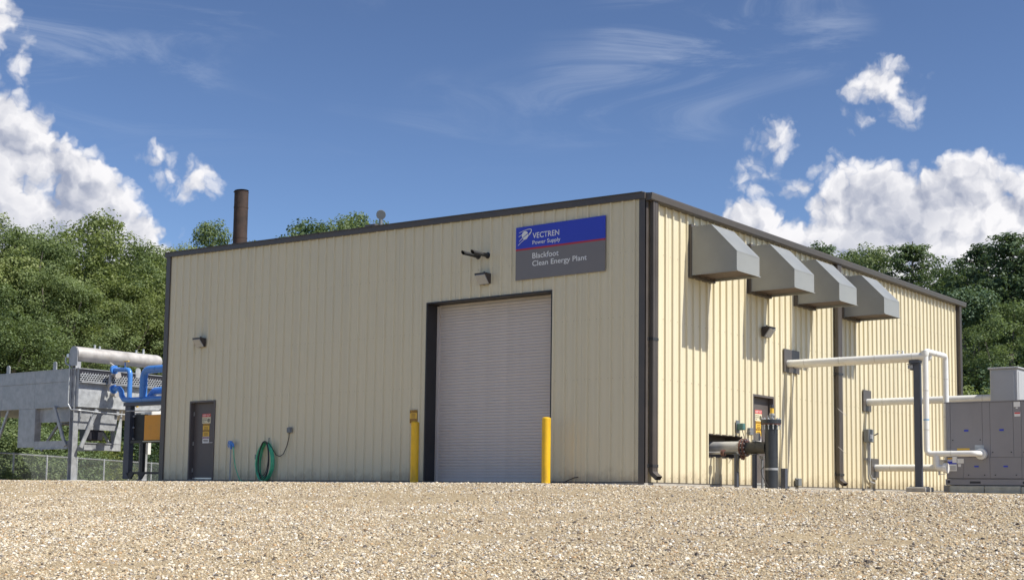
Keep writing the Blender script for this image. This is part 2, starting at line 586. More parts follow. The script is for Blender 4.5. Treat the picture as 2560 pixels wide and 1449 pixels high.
def ground_z(x, y):
    x = np.asarray(x, float); y = np.asarray(y, float)
    dx = np.maximum(np.maximum(-24.5-x, x-9.5), 0)
    dy = np.maximum(np.maximum(-2.6-y, y-22.0), 0)
    d = np.hypot(dx, dy)
    z = -0.066 - 0.075*np.maximum(d-0.0, 0)*sstep(d, 0.0, 5.0)
    front = sstep(-y, -6, 2)
    back = -0.066 - 0.64*sstep(d, 0.5, 9.0)
    z = np.where(front > 0, z*front + np.maximum(back, -0.72)*(1-front), back)
    z = np.maximum(z, -2.6 - 0.01*d)
    z = z - 0.135*sstep(x, -1.0, 8.5)*sstep(-y, -12, -1)
    und = (vnoise(x+40, y+40, 0.35, 3)-0.5)*0.10 + (vnoise(x+9, y+70, 1.3, 5)-0.5)*0.035
    wall = sstep(d, 0.0, 2.5)*0.85+0.15
    inside = ((x > -16.6) & (x < 0.4) & (y > -0.4) & (y < 20)).astype(float)
    return z + und*wall*(1-inside)


def grid_obj(name, xs, ys, m):
    X, Y = np.meshgrid(xs, ys)
    Z = ground_z(X, Y)
    nx, ny = len(xs), len(ys)
    co = np.stack([X.ravel(), Y.ravel(), Z.ravel()], 1)
    i = np.arange((ny-1)*(nx-1)); r = i//(nx-1); c = i % (nx-1)
    a = r*nx+c
    fc = np.stack([a, a+1, a+nx+1, a+nx], 1)
    me = bpy.data.meshes.new(name)
    me.vertices.add(len(co)); me.vertices.foreach_set('co', co.ravel())
    me.loops.add(fc.size); me.loops.foreach_set('vertex_index', fc.ravel().astype(np.int32))
    me.polygons.add(len(fc))
    me.polygons.foreach_set('loop_start', np.arange(0, fc.size, 4, dtype=np.int32))
    me.polygons.foreach_set('loop_total', np.full(len(fc), 4, dtype=np.int32))
    me.polygons.foreach_set('use_smooth', np.ones(len(fc), dtype=bool))
    me.update(); me.validate()
    me.materials.append(m)
    o = bpy.data.objects.new(name, me)
    COL.objects.link(o)
    o['kind'] = 'structure'
    return o


def gravel_ground_mat():
    m = bpy.data.materials.new('gravel_fines')
    m.use_nodes = True
    t = m.node_tree; n = N(t); b = t.nodes['Principled BSDF']
    tc = n.new('ShaderNodeTexCoord'); co = tc.outputs['Object']
    vo = n.new('ShaderNodeTexVoronoi'); vo.inputs['Scale'].default_value = 34.0
    n.link(co, vo.inputs['Vector'])
    cr = n.new('ShaderNodeValToRGB')
    sep = n.new('ShaderNodeSeparateColor'); n.link(vo.outputs['Color'], sep.inputs[0])
    n.link(sep.outputs[0], cr.inputs[0])
    e = cr.color_ramp; e.interpolation = 'CONSTANT'
    cols = [(0.0, (0.10, 0.075, 0.055)), (0.12, (0.27, 0.20, 0.13)), (0.35, (0.40, 0.31, 0.20)), (0.6, (0.50, 0.41, 0.28)), (0.82, (0.60, 0.53, 0.42))]
    e.elements[0].position = 0; e.elements[0].color = (*cols[0][1], 1)
    e.elements[1].position = cols[1][0]; e.elements[1].color = (*cols[1][1], 1)
    for p, c in cols[2:]:
        k = e.elements.new(p); k.color = (*c, 1)
    fine = n.noise(co, 130.0, 4, 0.7)
    sand = n.mix(fine, (0.36, 0.275, 0.165), (0.52, 0.42, 0.27))
    patch = n.smooth(n.noise(co, 0.55, 5, 0.6), 0.42, 0.62)
    n.link(n.mix(n.math('MULTIPLY_ADD', patch, 0.45, 0.30), cr.outputs[0], sand), b.inputs['Base Color'])
    b.inputs['Roughness'].default_value = 0.95
    b.inputs['Specular IOR Level'].default_value = 0.2
    bn = n.new('ShaderNodeBump'); bn.inputs['Strength'].default_value = 0.9; bn.inputs['Distance'].default_value = 0.02
    hh = n.math('SUBTRACT', n.math('MULTIPLY', fine, 0.5), vo.outputs['Distance'])
    n.link(hh, bn.inputs['Height']); n.link(bn.outputs[0], b.inputs['Normal'])
    return m


def grass_ground_mat():
    m = bpy.data.materials.new('rough_grass')
    m.use_nodes = True
    t = m.node_tree; n = N(t); b = t.nodes['Principled BSDF']
    co = n.new('ShaderNodeTexCoord').outputs['Object']
    c = n.mix(n.noise(co, 2.0, 8, 0.7), (0.035, 0.055, 0.018), (0.10, 0.12, 0.04))
    n.link(c, b.inputs['Base Color']); b.inputs['Roughness'].default_value = 0.95
    return m


GRAV = gravel_ground_mat()
xs = np.unique(np.concatenate([np.linspace(-60, -30, 31), np.linspace(-30, 20, 251), np.linspace(20, 60, 41)]))
ys = np.unique(np.concatenate([np.linspace(-40, -26, 29), np.linspace(-26, 4, 151), np.linspace(4, 32, 57)]))
gravel_yard = grid_obj('gravel_ground', xs, ys, GRAV)
gravel_yard['label'] = 'tan gravel yard rising from the camera to the building'
fl = MB()
Z1 = -0.80
for (x0, y0, x1, y1) in ((-2600, 32, 2600, 4000), (-2600, -2600, -60, 32), (60, -2600, 2600, 32), (-60, -2600, 60, -40)):
    fl.add([(x0, y0, Z1), (x1, y0, Z1), (x1, y1, Z1), (x0, y1, Z1)], [(0, 1, 2, 3)])
o = single('grass_ground', fl, grass_ground_mat(), 'rough green ground under the trees beyond the yard', 'ground', smooth=False)
del o['category']; o['kind'] = 'structure'


# loose stones: real geometry, tens of thousands of them, one stuff object
def rock_mesh(seed):
    r = random.Random(seed)
    t = (1+5**0.5)/2
    vs = [(-1, t, 0), (1, t, 0), (-1, -t, 0), (1, -t, 0), (0, -1, t), (0, 1, t), (0, -1, -t), (0, 1, -t), (t, 0, -1), (t, 0, 1), (-t, 0, -1), (-t, 0, 1)]
    fs = [(0, 11, 5), (0, 5, 1), (0, 1, 7), (0, 7, 10), (0, 10, 11), (1, 5, 9), (5, 11, 4), (11, 10, 2), (10, 7, 6), (7, 1, 8), (3, 9, 4), (3, 4, 2), (3, 2, 6), (3, 6, 8), (3, 8, 9), (4, 9, 5), (2, 4, 11), (6, 2, 10), (8, 6, 7), (9, 8, 1)]
    sx, sy, sz = r.uniform(.75, 1.2), r.uniform(.6, 1.0), r.uniform(.45, .8)
    out = []
    for v in vs:
        k = r.uniform(.72, 1.18)/1.9
        out.append((v[0]*k*sx, v[1]*k*sy, v[2]*k*sz))
    me = bpy.data.meshes.new('stone')
    me.from_pydata(out, [], fs); me.update()
    return me


def stone_mat():
    m = bpy.data.materials.new('loose_stone')
    m.use_nodes = True
    t = m.node_tree; n = N(t); b = t.nodes['Principled BSDF']
    oi = n.new('ShaderNodeObjectInfo')
    cr = n.new('ShaderNodeValToRGB'); n.link(oi.outputs['Random'], cr.inputs[0])
    e = cr.color_ramp; e.interpolation = 'CONSTANT'
    cols = [(0.0, (0.075, 0.068, 0.070)), (0.05, (0.20, 0.16, 0.13)), (0.12, (0.40, 0.28, 0.165)), (0.19, (0.34, 0.31, 0.29)), (0.27, (0.50, 0.41, 0.28)),
            (0.46, (0.58, 0.49, 0.355)), (0.66, (0.65, 0.57, 0.44)), (0.79, (0.52, 0.34, 0.185)), (0.83, (0.74, 0.69, 0.59)), (0.92, (0.84, 0.81, 0.75))]
    e.elements[0].position = 0; e.elements[0].color = (*cols[0][1], 1)
    e.elements[1].position = cols[1][0]; e.elements[1].color = (*cols[1][1], 1)
    for p, c in cols[2:]:
        k = e.elements.new(p); k.color = (*c, 1)
    co = n.new('ShaderNodeTexCoord').outputs['Object']
    f = n.noise(co, 2.2, 4, 0.65)
    n.link(n.mix(n.math('MULTIPLY', n.smooth(f, 0.35, 0.75), 0.35), cr.outputs[0], (0.34, 0.26, 0.16)), b.inputs['Base Color'])
    b.inputs['Roughness'].default_value = 0.85
    b.inputs['Specular IOR Level'].default_value = 0.25
    return m


def make_gravel():
    sm = stone_mat()
    lib = bpy.data.collections.new('stone_library')
    for k in range(7):
        me = rock_mesh(100+k); me.materials.append(sm)
        lib.objects.link(bpy.data.objects.new('stone', me))
    # points in the wedge in front of the building, a little wider than the view
    cnt = 820000
    d = np.sqrt(RNG.random(cnt)*(44.0**2-9.5**2)+9.5**2)
    keep = RNG.random(cnt) < np.clip(1.25-(d-11)/26, 0.16, 1)
    d = d[keep]; cnt = len(d)
    ang = YAW + (RNG.random(cnt)-0.5)*2*math.radians(27)
    x = CAM.x + np.sin(ang)*d; y = CAM.y + np.cos(ang)*d
    ok = ~((x > -16.7) & (x < 0.35) & (y > -0.05)) & (y < 1.5)
    # sparse sandy patches where the fines show
    fx_ = (x-CAM.x)*math.cos(YAW)-(y-CAM.y)*math.sin(YAW); fy_ = (x-CAM.x)*math.sin(YAW)+(y-CAM.y)*math.cos(YAW)
    pt = vnoise(fx_*.35+60, fy_+60, 0.8, 21)*0.65+vnoise(x+11, y+13, 2.1, 22)*0.35
    ok &= RNG.random(cnt) < np.clip((0.80-pt)*3.4, 0.12, 1)
    x = x[ok]; y = y[ok]; cnt = len(x)
    s = np.clip(np.exp(RNG.normal(math.log(0.0112), 0.40, cnt)), 0.005, 0.034)
    z = ground_z(x, y) + s*0.12
    me = bpy.data.meshes.new('gravel')
    me.vertices.add(cnt)
    me.vertices.foreach_set('co', np.stack([x, y, z], 1).ravel())
    a = me.attributes.new('size', 'FLOAT', 'POINT'); a.data.foreach_set('value', s)
    r = np.stack([RNG.normal(0, .45, cnt), RNG.normal(0, .45, cnt), RNG.random(cnt)*6.283], 1)
    a = me.attributes.new('turn', 'FLOAT_VECTOR', 'POINT'); a.data.foreach_set('vector', r.ravel())
    ob = bpy.data.objects.new('gravel', me)
    COL.objects.link(ob)
    ob['kind'] = 'stuff'; ob['label'] = 'loose cream, tan and grey gravel stones covering the yard'
    ob['category'] = 'gravel'
    ng = bpy.data.node_groups.new('scatter_stones', 'GeometryNodeTree')
    ng.interface.new_socket('Geometry', in_out='INPUT', socket_type='NodeSocketGeometry')
    ng.interface.new_socket('Geometry', in_out='OUTPUT', socket_type='NodeSocketGeometry')
    n = N(ng)
    gi = n.new('NodeGroupInput'); go = n.new('NodeGroupOutput')
    ci = n.new('GeometryNodeCollectionInfo')
    ci.inputs['Collection'].default_value = lib
    ci.inputs['Separate Children'].default_value = True
    ci.inputs['Reset Children'].default_value = True
    ip = n.new('GeometryNodeInstanceOnPoints')
    n.link(gi.outputs[0], ip.inputs['Points'])
    n.link(ci.outputs[0], ip.inputs['Instance'])
    ip.inputs['Pick Instance'].default_value = True
    na = n.new('GeometryNodeInputNamedAttribute', data_type='FLOAT'); na.inputs['Name'].default_value = 'size'
    nr = n.new('GeometryNodeInputNamedAttribute', data_type='FLOAT_VECTOR'); nr.inputs['Name'].default_value = 'turn'
    n.link(na.outputs[0], ip.inputs['Scale'])
    er = n.new('FunctionNodeEulerToRotation'); n.link(nr.outputs[0], er.inputs[0])
    n.link(er.outputs[0], ip.inputs['Rotation'])
    n.link(ip.outputs[0], go.inputs[0])
    md = ob.modifiers.new('scatter', 'NODES'); md.node_group = ng


make_gravel()

# ------------------------------------------------------------------ the metal building
FT = 0.3048
XL, YB = -16.18, 19.25               # left wall, back wall


def roof_z(x):
    return 6.055 + (-x)*0.0212


bld = empty('metal_building', (-8, 9.6, 0), 'large tan ribbed metal building with dark bronze trim', 'building')


def wall_profile(ribs, s0, s1, run, rise):
    """(position, height) pairs of ribbed sheet between s0 and s1"""
    pts = {}
    for r in ribs:
        for ds, h in ((-0.016-run, 0.0), (-0.016, rise), (0.016, rise), (0.016+run, 0.0),
                      (0.092, 0.0), (0.104, 0.004), (0.118, 0.004), (0.130, 0.0), (0.175, 0.0), (0.187, 0.004), (0.201, 0.004), (0.213, 0.0)):
            pts[round(r+ds, 4)] = h
    xs = sorted(pts); hs = [pts[k] for k in xs]
    return xs, hs


def ribbed_panels(ribs, lo, hi, top, openings, place, run, rise):
    """split the wall in sheets three ribs wide; place(s, h, z) -> point"""
    xs, hs = wall_profile(ribs, lo, hi, run, rise)
    edges = [lo]
    k = ribs[0]+FT*2.5
    while k < hi-0.3:
        edges.append(k); k += FT*3
    edges.append(hi)
    for i in range(len(edges)-1):
        a, b = edges[i], edges[i+1]
        ss = {a, b} | {x for x in xs if a < x < b}
        for (u, v, z0, z1) in openings:
            for q in (u, v):
                if a < q < b: ss.add(q)
        ss = sorted(ss)
        hh = list(np.interp(ss, xs, hs))
        mb = MB()
        lap = 0.003 if i % 2 else 0.0
        for j in range(len(ss)-1):
            p, q = ss[j], ss[j+1]
            if q-p < 1e-4: continue
            c = (p+q)/2
            spans = [(0.0, None)]
            for (u, v, z0, z1) in openings:
                if u < c < v:
                    spans = ([(0.0, z0)] if z0 > 0.02 else []) + [(z1, None)]
            for (z0, z1) in spans:
                zt0 = top(p) if z1 is None else z1
                zt1 = top(q) if z1 is None else z1
                mb.add([place(p, hh[j]+lap, z0), place(q, hh[j+1]+lap, z0), place(q, hh[j+1]+lap, zt1), place(p, hh[j]+lap, zt0)], [(0, 1, 2, 3)])
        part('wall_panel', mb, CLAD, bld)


DOOR_F = (-14.93, -13.85, 0.0, 2.20)
ROLL_F = (-6.155, -2.395, 0.0, 4.29)
DOOR_R = (4.83, 5.94, 0.0, 2.20)
HOLE_R = (2.72, 4.32, 0.635, 1.14)
ribs_f = [-(0.2398+(51-i)*FT) for i in range(-1, 52)]
ribbed_panels(ribs_f, XL+0.02, -0.02, lambda s: roof_z(s)+0.07, [DOOR_F, ROLL_F], lambda s, h, z: (s, -h, z), .016, .039)
ribs_r = [0.525+j*FT for j in range(-1, 62)]
ribbed_panels(ribs_r, 0.02, YB-0.02, lambda s: 6.14, [DOOR_R, HOLE_R], lambda s, h, z: (h, s, z), .010, .046)
mb = MB()
mb.add([(XL, YB, 0), (XL, 0, 0), (XL, 0, roof_z(XL)+.1), (XL, YB, roof_z(XL)+.1)], [(0, 1, 2, 3)])
mb.add([(0, YB, 0), (XL, YB, 0), (XL, YB, roof_z(XL)+.1), (0, YB, 6.1)], [(0, 1, 2, 3)])
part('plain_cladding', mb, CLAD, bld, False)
# screws along the girts: specks too small to pick apart, one part
mb = MB()
for zrow in (0.12, 2.24, 3.55, 4.95):
    for r in ribs_f:
        for ds in (-0.062, 0.062):
            x = r+ds
            if any(u-0.02 < x < v+0.02 and z0-0.02 < zrow < z1+0.05 for (u, v, z0, z1) in (DOOR_F, ROLL_F)): continue
            mb.box((x-.006, -.007, zrow-.006), (x+.006, .0, zrow+.006))
    for r in ribs_r:
        for ds in (-0.062, 0.062):
            y = r+ds
            if any(u-0.02 < y < v+0.02 and z0-0.02 < zrow < z1+0.05 for (u, v, z0, z1) in (DOOR_R, HOLE_R)): continue
            mb.box((0, y-.007, zrow-.007), (.009, y+.007, zrow+.007))
o = part('screws', mb, SCREW, bld, False); o['kind'] = 'stuff'
# foundation, roof, trims
mb = MB().box((XL-.03, -.045, -.7), (.05, YB+.03, -.004))
part('foundation', mb, CONC, bld, False)
mb = MB()
t0, t1 = roof_z(XL), roof_z(0)
mb.prism([(XL-.06, .06, t0+.09), (.16, .06, t1+.085), (.16, .06, t1+.12), (XL-.06, .06, t0+.12)], (0, YB+.0, 0))
roof = part('roof', mb, ROOF, bld, False)
mb = MB()
for k in range(27):
    x = -0.3-k*0.6
    mb.box((x-.02, .07, roof_z(x)+.119), (x+.02, YB, roof_z(x)+.15))
o = part('roof_seam', mb, ROOF, roof, False); o['kind'] = 'stuff'
mb = MB()
mb.prism([(XL-.07, -.075, t0-.0), (.05, -.075, t1+.0), (.05, -.075, t1+.135), (XL-.07, -.075, t0+.125)], (0, .08, 0))
mb.prism([(XL-.075, -.10, t0+.126), (.0, -.10, t1+.136), (.0, -.10, t1+.152), (XL-.075, -.10, t0+.142)], (0, .16, 0))
part('rake_trim', mb, TRIM, bld, False)
mb = MB()
mb.box((XL-.02, -.046, -.02), (XL+.155, .0, t0+.02))
mb.box((XL-.022, -.02, -.02), (XL+.0, .14, t0+.02))
part('corner_trim', mb, TRIM, bld, False)
mb = MB()
mb.box((-.105, -.046, -.02), (.046, .0, t1+.03))
mb.box((.0, -.044, -.02), (.046, .092, t1+.03))
part('corner_trim', mb, TRIM, bld, False)
mb = MB().box((-.0, YB-.36, -.02), (.046, YB+.03, 6.06))
part('corner_trim', mb, TRIM, bld, False)
mb = MB()
for (z0, z1, u, v) in ((0.0, 0.03, -.052, 0),):
    mb.box((XL+.16, -.05, -.003), (DOOR_F[0]-.01, -.002, .018)); mb.box((DOOR_F[1]+.01, -.05, -.003), (ROLL_F[0]-.01, -.002, .018))
    mb.box((ROLL_F[1]+.01, -.05, -.003), (-.11, -.002, .018)); mb.box((.002, .1, -.003), (.05, DOOR_R[0]-.01, .018)); mb.box((.002, DOOR_R[1]+.01, -.003), (.05, YB-.37, .018))
part('base_trim', mb, TRIM, bld, False)
# gutter: open box gutter with rolled lip
mb = MB()
Y0, Y1 = -.02, YB+.2
prof = [(.004, 6.02), (.165, 6.02), (.185, 6.04), (.205, 6.15), (.205, 6.175), (.185, 6.175), (.19, 6.15), (.17, 6.05), (.155, 6.035), (.02, 6.035), (.02, 6.2), (.004, 6.2)]
mb.prism([(x, Y0, z) for x, z in prof], (0, Y1-Y0, 0))
mb.prism([(.004, Y0-.004, 6.02), (.17, Y0-.004, 6.02), (.205, Y0-.004, 6.17), (.004, Y0-.004, 6.19)], (0, .006, 0))
part('gutter', mb, TRIM, bld, False)


def downspout(y0, y1, zt, zb, elbow=True):
    x0, x1 = .05, .145
    mb = MB()
    def ring(cx, cz, tilt):                              # rectangular section swept in the XZ plane
        h = (x1-x0)/2
        return [(cx-h*math.cos(tilt), y0, cz-h*math.sin(tilt)), (cx+h*math.cos(tilt), y0, cz+h*math.sin(tilt)), (cx+h*math.cos(tilt), y1, cz+h*math.sin(tilt)), (cx-h*math.cos(tilt), y1, cz-h*math.sin(tilt))]
    xc = (x0+x1)/2
    secs = [ring(xc, zt, 0), ring(xc, zb+.14, 0), ring(xc+.03, zb+.085, .45), ring(xc+.14, zb, .95)] if elbow else [ring(xc, zt, 0), ring(xc, zb, 0)]
    for i in range(len(secs)-1):
        mb.add(secs[i]+secs[i+1], [(0, 1, 5, 4), (1, 2, 6, 5), (2, 3, 7, 6), (3, 0, 4, 7)])
    # ribs of the pressed pipe
    for k in range(3):
        yy = y0+(y1-y0)*(k+.5)/3
        mb.box((x1-.002, yy-.012, zb+.16), (x1+.006, yy+.012, zt))
    d = part('downspout', mb, TRIM, bld, False)
    for zz in (.36, 3.05):
        if elbow:
            s = MB().box((.0, y0-.055, zz-.035), (.052, y0-.001, zz+.035)); s.box((.04, y0-.012, zz-.03), (x1+.012, y1+.012, zz+.03))
            part('strap', s, DARK, d, False)
    return d


downspout(.125, .325, 6.03, .10)
downspout(9.50, 9.76, 6.03, .10)
downspout(18.93, 19.12, 6.03, .10)


# personnel doors
def personnel_door(wall, s0, s1, z1, hinge_low):
    """s runs along the wall; P maps (s, depth in, z) to the world"""
    P = (lambda s, d, z: (s, d, z)) if wall == 'front' else (lambda s, d, z: (-d, s, z))
    def bx(mb, a, b):
        p = P(*a); q = P(*b)
        return mb.box(tuple(min(i, j) for i, j in zip(p, q)), tuple(max(i, j) for i, j in zip(p, q)))
    leaf = MB(); bx(leaf, (s0+.055, .10, .03), (s1-.055, .145, z1-.055))
    d = part('door', leaf, DOORP, bld, False, 'dark grey steel personnel door')
    fr = MB()
    bx(fr, (s0, -.036, 0), (s0+.05, .16, z1)); bx(fr, (s1-.05, -.036, 0), (s1, .16, z1)); bx(fr, (s0+.05, -.036, z1-.05), (s1-.05, .16, z1))
    part('door_frame', fr, DOORP, d, False)
    th = MB(); bx(th, (s0+.05, -.03, -.0), (s1-.05, .15, .018)); part('threshold', th, CONC, d, False)
    sw = MB(); bx(sw, (s0+.07, .085, .035), (s1-.07, .10, .075)); part('door_sweep', sw, ALU, d, False)
    for zz in (.28, 1.02, 1.85):
        h = MB(); bx(h, (s0+.048, .075, zz-.055), (s0+.062, .103, zz+.055)); part('hinge', h, ALU, d, False)
    h = MB(); sx = s1-.15
    h.cyl(P(sx, .10, 1.04), P(sx, .085, 1.04), .034, n=14)
    h.tube(fillet([P(sx, .09, 1.04), P(sx, .04, 1.04), P(sx-.12, .04, 1.04)], .02, 4), .011, n=8)
    part('door_handle', h, ALU, d)
    return d, P, bx


fd, P, bx = personnel_door('front', *DOOR_F[:2], DOOR_F[3], True)


def notices(d, P, bx, s, w, wall):
    dd = .098
    def pl(z0, z1, m, ww=w, nm='notice', off=0.0):
        mb = MB(); bx(mb, (s+(w-ww)/2, dd-.004-off, z0), (s+(w+ww)/2, dd+.001-off, z1))
        return part(nm, mb, m, d, False)
    pl(1.575, 1.845, PCRM)
    pl(1.755, 1.843, PRED, w*.985, 'notice', .0025)
    pl(1.215, 1.57, PYEL, w*.76)
    pl(1.515, 1.56, PBRN, w*.72, 'notice', .0025)
    pl(1.345, 1.39, PBRN, w*.72, 'notice', .0025)
    pl(1.03, 1.21, WHT, w*.76)
    pl(1.15, 1.20, PPUR, w*.68, 'notice', .0025)
    def tx(txt, z, h, ww, m, x=None):
        x = s+(w-ww)/2 if x is None else x
        lettering(txt, P(x, dd-.008, z), h, ww, m, d, wall)
    tx('KEEP OUT', 1.775, .05, w*.86, WHT)
    for k, t in enumerate(('Authorized', 'Personnel', 'Only')):
        tx(t, 1.70-.045*k, .026, w*(.52, .50, .25)[k], PBLK, s+.015)
    tx('CAUTION', 1.522, .03, w*.6, PYEL); tx('WARNING', 1.352, .03, w*.6, PYEL)
    for z in (1.47, 1.43, 1.40, 1.30, 1.265, 1.235):
        mb = MB(); bx(mb, (s+w*.27, dd-.0075, z), (s+w*.73, dd-.0065, z+.012)); part('print_line', mb, PBRN, d, False)
    tx('DANGER', 1.16, .03, w*.5, WHT)
    for z in (1.10, 1.065):
        mb = MB(); bx(mb, (s+w*.22, dd-.0075, z), (s+w*.78, dd-.0065, z+.018)); part('print_line', mb, PBLK, d, False)
    ring = MB()
    c = (s+w*.78, 1.66)
    pts = [P(c[0]+.045*math.cos(a), dd-.008, c[1]+.045*math.sin(a)) for a in np.linspace(0, 2*math.pi, 21)]
    ring.tube(pts, .006, 6, False)
    ring.tube([P(c[0], dd-.008, c[1]-.03), P(c[0], dd-.008, c[1]+.03)], .009, 6)
    part('no_entry_symbol', ring, PBLK, d)


notices(fd, P, bx, -14.53, .36, 'front')
rd, P2, bx2 = personnel_door('right', DOOR_R[0], DOOR_R[1], DOOR_R[3], True)
notices(rd, P2, bx2, 5.18, .36, 'right')

# roller door
x0, x1, _, zt = ROLL_F
mb = MB()
for k in range(1):
    mb.box((x0, -.036, -.01), (x0+.035, .40, zt)); mb.box((x1-.035, -.036, -.01), (x1, .40, zt)); mb.box((x0+.035, -.034, zt-.03), (x1-.035, .40, zt))
rf = part('roller_door_frame', mb, REVEAL, bld, False)
mb = MB()
rdoor = part('roller_door', MB().box((x0+.04, .385, 0.0), (x1-.04, .40, zt-.031)), ROLL, bld, False, 'closed grey roll-up door')
part('guide_rail', MB().box((x0+.036, .33, 0), (x0+.10, .384, zt-.051)), ROLL, rdoor, False)
part('guide_rail', MB().box((x1-.10, .33, 0), (x1-.036, .384, zt-.051)), ROLL, rdoor, False)
pitch = .0695
slat_me = None
ns = int((zt-.06-.09)/pitch)
for k in range(ns):
    z = .10+k*pitch
    if slat_me is None:
        s = MB()
        pr = [(0.384, 0.0), (0.375, .003), (0.3705, .016), (0.369, .034), (0.3705, .052), (0.375, .065), (0.384, .068)]
        s.prism([(x0+.10, y, zz) for y, zz in pr], (x1-x0-.20, 0, 0))
        slat_me = mesh_of('slat', s, True, (-8, 9.6, 0)); slat_me.materials.append(ROLL)
    o = bpy.data.objects.new('slat', slat_me); COL.objects.link(o); o.parent = rdoor; o.location = (0, .0022*math.sin(k*2.7)+.0012*math.sin(k*7.3), z)
part('bottom_bar', MB().box((x0+.10, .35, .012), (x1-.10, .384, .098)), ROLL, rdoor, False)
part('weather_seal', MB().box((x0+.10, .352, -.004), (x1-.10, .383, .0115)), CABLE, rdoor, False)
part('door_apron', MB().box((x0-.05, -.42, -.4), (x1+.15, .40, -.008)), CONC, bld, False)
# recessed opening on the sunny side
y0, y1, z0, z1 = HOLE_R
mb = MB()
mb.box((-.45, y0-.02, z0-.02), (-.43, y1+.02, z1+.02))
mb.box((-.43, y0-.02, z0-.02), (.012, y0, z1+.02)); mb.box((-.43, y1, z0-.02), (.012, y1+.02, z1+.02))
mb.box((-.43, y0, z1), (.012, y1, z1+.02)); mb.box((-.43, y0, z0-.02), (.012, y1, z0))
part('pipe_opening', mb, TRIM, bld, False, 'dark framed opening where the pipes leave the wall')

# ------------------------------------------------------------------ air hoods on the sunny wall
def make_hood():
    L = 1.055
    r = empty('air_hood', (0, 1.8, 0), '', 'air hood', 'sheet metal hoods along the sunny wall')
    fr = MB()
    for (a, b) in (((.0, 1.78, 4.60), (.118, 1.835, 5.80)), ((.0, 1.8+L-.035, 4.60), (.118, 1.8+L+.02, 5.80)), ((.0, 1.835, 4.60), (.118, 1.8+L-.035, 4.655)), ((.0, 1.835, 5.745), (.118, 1.8+L-.035, 5.80))):
        fr.box(a, b)
    part('mounting_frame', fr, TRIM, r, False)
    prof = [(.118, 4.655), (1.245, 4.655), (1.245, 5.09), (.61, 5.745), (.118, 5.745)]
    side = MB(); t = .012
    side.prism([(x, 1.8, z) for x, z in prof], (0, t, 0))
    part('side_panel', side, HOOD, r, False)
    side = MB(); side.prism([(x, 1.8+L-t, z) for x, z in prof], (0, t, 0))
    part('side_panel', side, HOOD, r, False)
    f = MB(); f.box((1.245-t, 1.8+t, 4.655), (1.245, 1.8+L-t, 5.088)); part('front_panel', f, HOOD, r, False)
    f = MB(); f.prism([(1.245, 1.8+t, 5.09), (.61, 1.8+t, 5.745), (.61, 1.8+t, 5.73), (1.235, 1.8+t, 5.085)], (0, L-2*t, 0)); part('sloping_panel', f, HOOD, r, False)
    f = MB(); f.box((.118, 1.8+t, 5.733), (.61, 1.8+L-t, 5.745)); part('top_panel', f, HOOD, r, False)
    f = MB()
    f.prism([(1.235, 1.79, 4.655), (1.275, 1.79, 4.63), (1.28, 1.79, 4.637), (1.245, 1.79, 4.664)], (0, L+.03, 0))
    f.prism([(.118, 1.8, 4.655), (.118, 1.785, 4.64), (.118, 1.79, 4.636), (.118, 1.806, 4.65)], (1.13, 0, 0))
    f.prism([(.118, 1.8+L, 4.655), (.118, 1.8+L+.015, 4.64), (.118, 1.8+L+.01, 4.636), (.118, 1.794+L, 4.65)], (1.13, 0, 0))
    part('drip_lip', f, HOOD, r, False)
    f = MB()
    w_ = .022
    for yy in (1.797, 1.8+L):
        f.box((1.245-w_, yy, 4.66), (1.2465, yy+.003, 5.085)); f.box((.119, yy, 5.745-w_), (.605, yy+.003, 5.7465)); f.box((.119, yy, 4.66), (.119+w_, yy+.003, 5.72))
        d_ = Vector((.635, 0, -.655)).normalized(); q_ = Vector((d_.z, 0, -d_.x))
        a_ = Vector((.612, yy, 5.743)); b_ = Vector((1.243, yy, 5.092)); f.prism([a_, b_, b_+q_*w_, a_+q_*w_], (0, .003, 0))
    f.box((1.245, 1.8+t, 5.062), (1.2475, 1.8+L-t, 5.088)); f.box((1.245, 1.8+t, 4.664), (1.2475, 1.8+L-t, 4.69))
    part('folded_seam', f, HOOD, r, False)
    f = MB()
    for yy, sg_ in ((1.797, -1), (1.803+L, 1)):
        for k in range(8):
            f.cyl((1.234, yy, 4.70+k*.05), (1.234, yy+.004*sg_, 4.70+k*.05), .006, n=6)
            f.cyl((.15+k*.062, yy, 5.734), (.15+k*.062, yy+.004*sg_, 5.734), .006, n=6)
    o_ = part('rivets', f, ALU, r, False); o_['kind'] = 'stuff'
    f = MB(); f.box((.13, 1.8+t, 4.70), (1.23, 1.8+L-t, 4.706)); part('bird_screen', f, HOODIN, r, False)
    f = MB()
    f.box((.1185, 1.8+.012, 4.67), (.13, 1.8+L-.012, 5.73)); part('back_plate', f, HOODIN, r, False)
    return r


hood = make_hood()
hl = ['grey sheet metal hood nearest the building corner', 'grey sheet metal hood second from the building corner',
      'grey sheet metal hood just before the middle downspout, third from the corner', 'grey sheet metal hood farthest from the building corner, past the middle downspout']
hood['label'] = hl[0]
for y, l in zip((4.62, 7.13, 9.98), hl[1:]):
    copy_tree(hood, (0, y, 0), l)

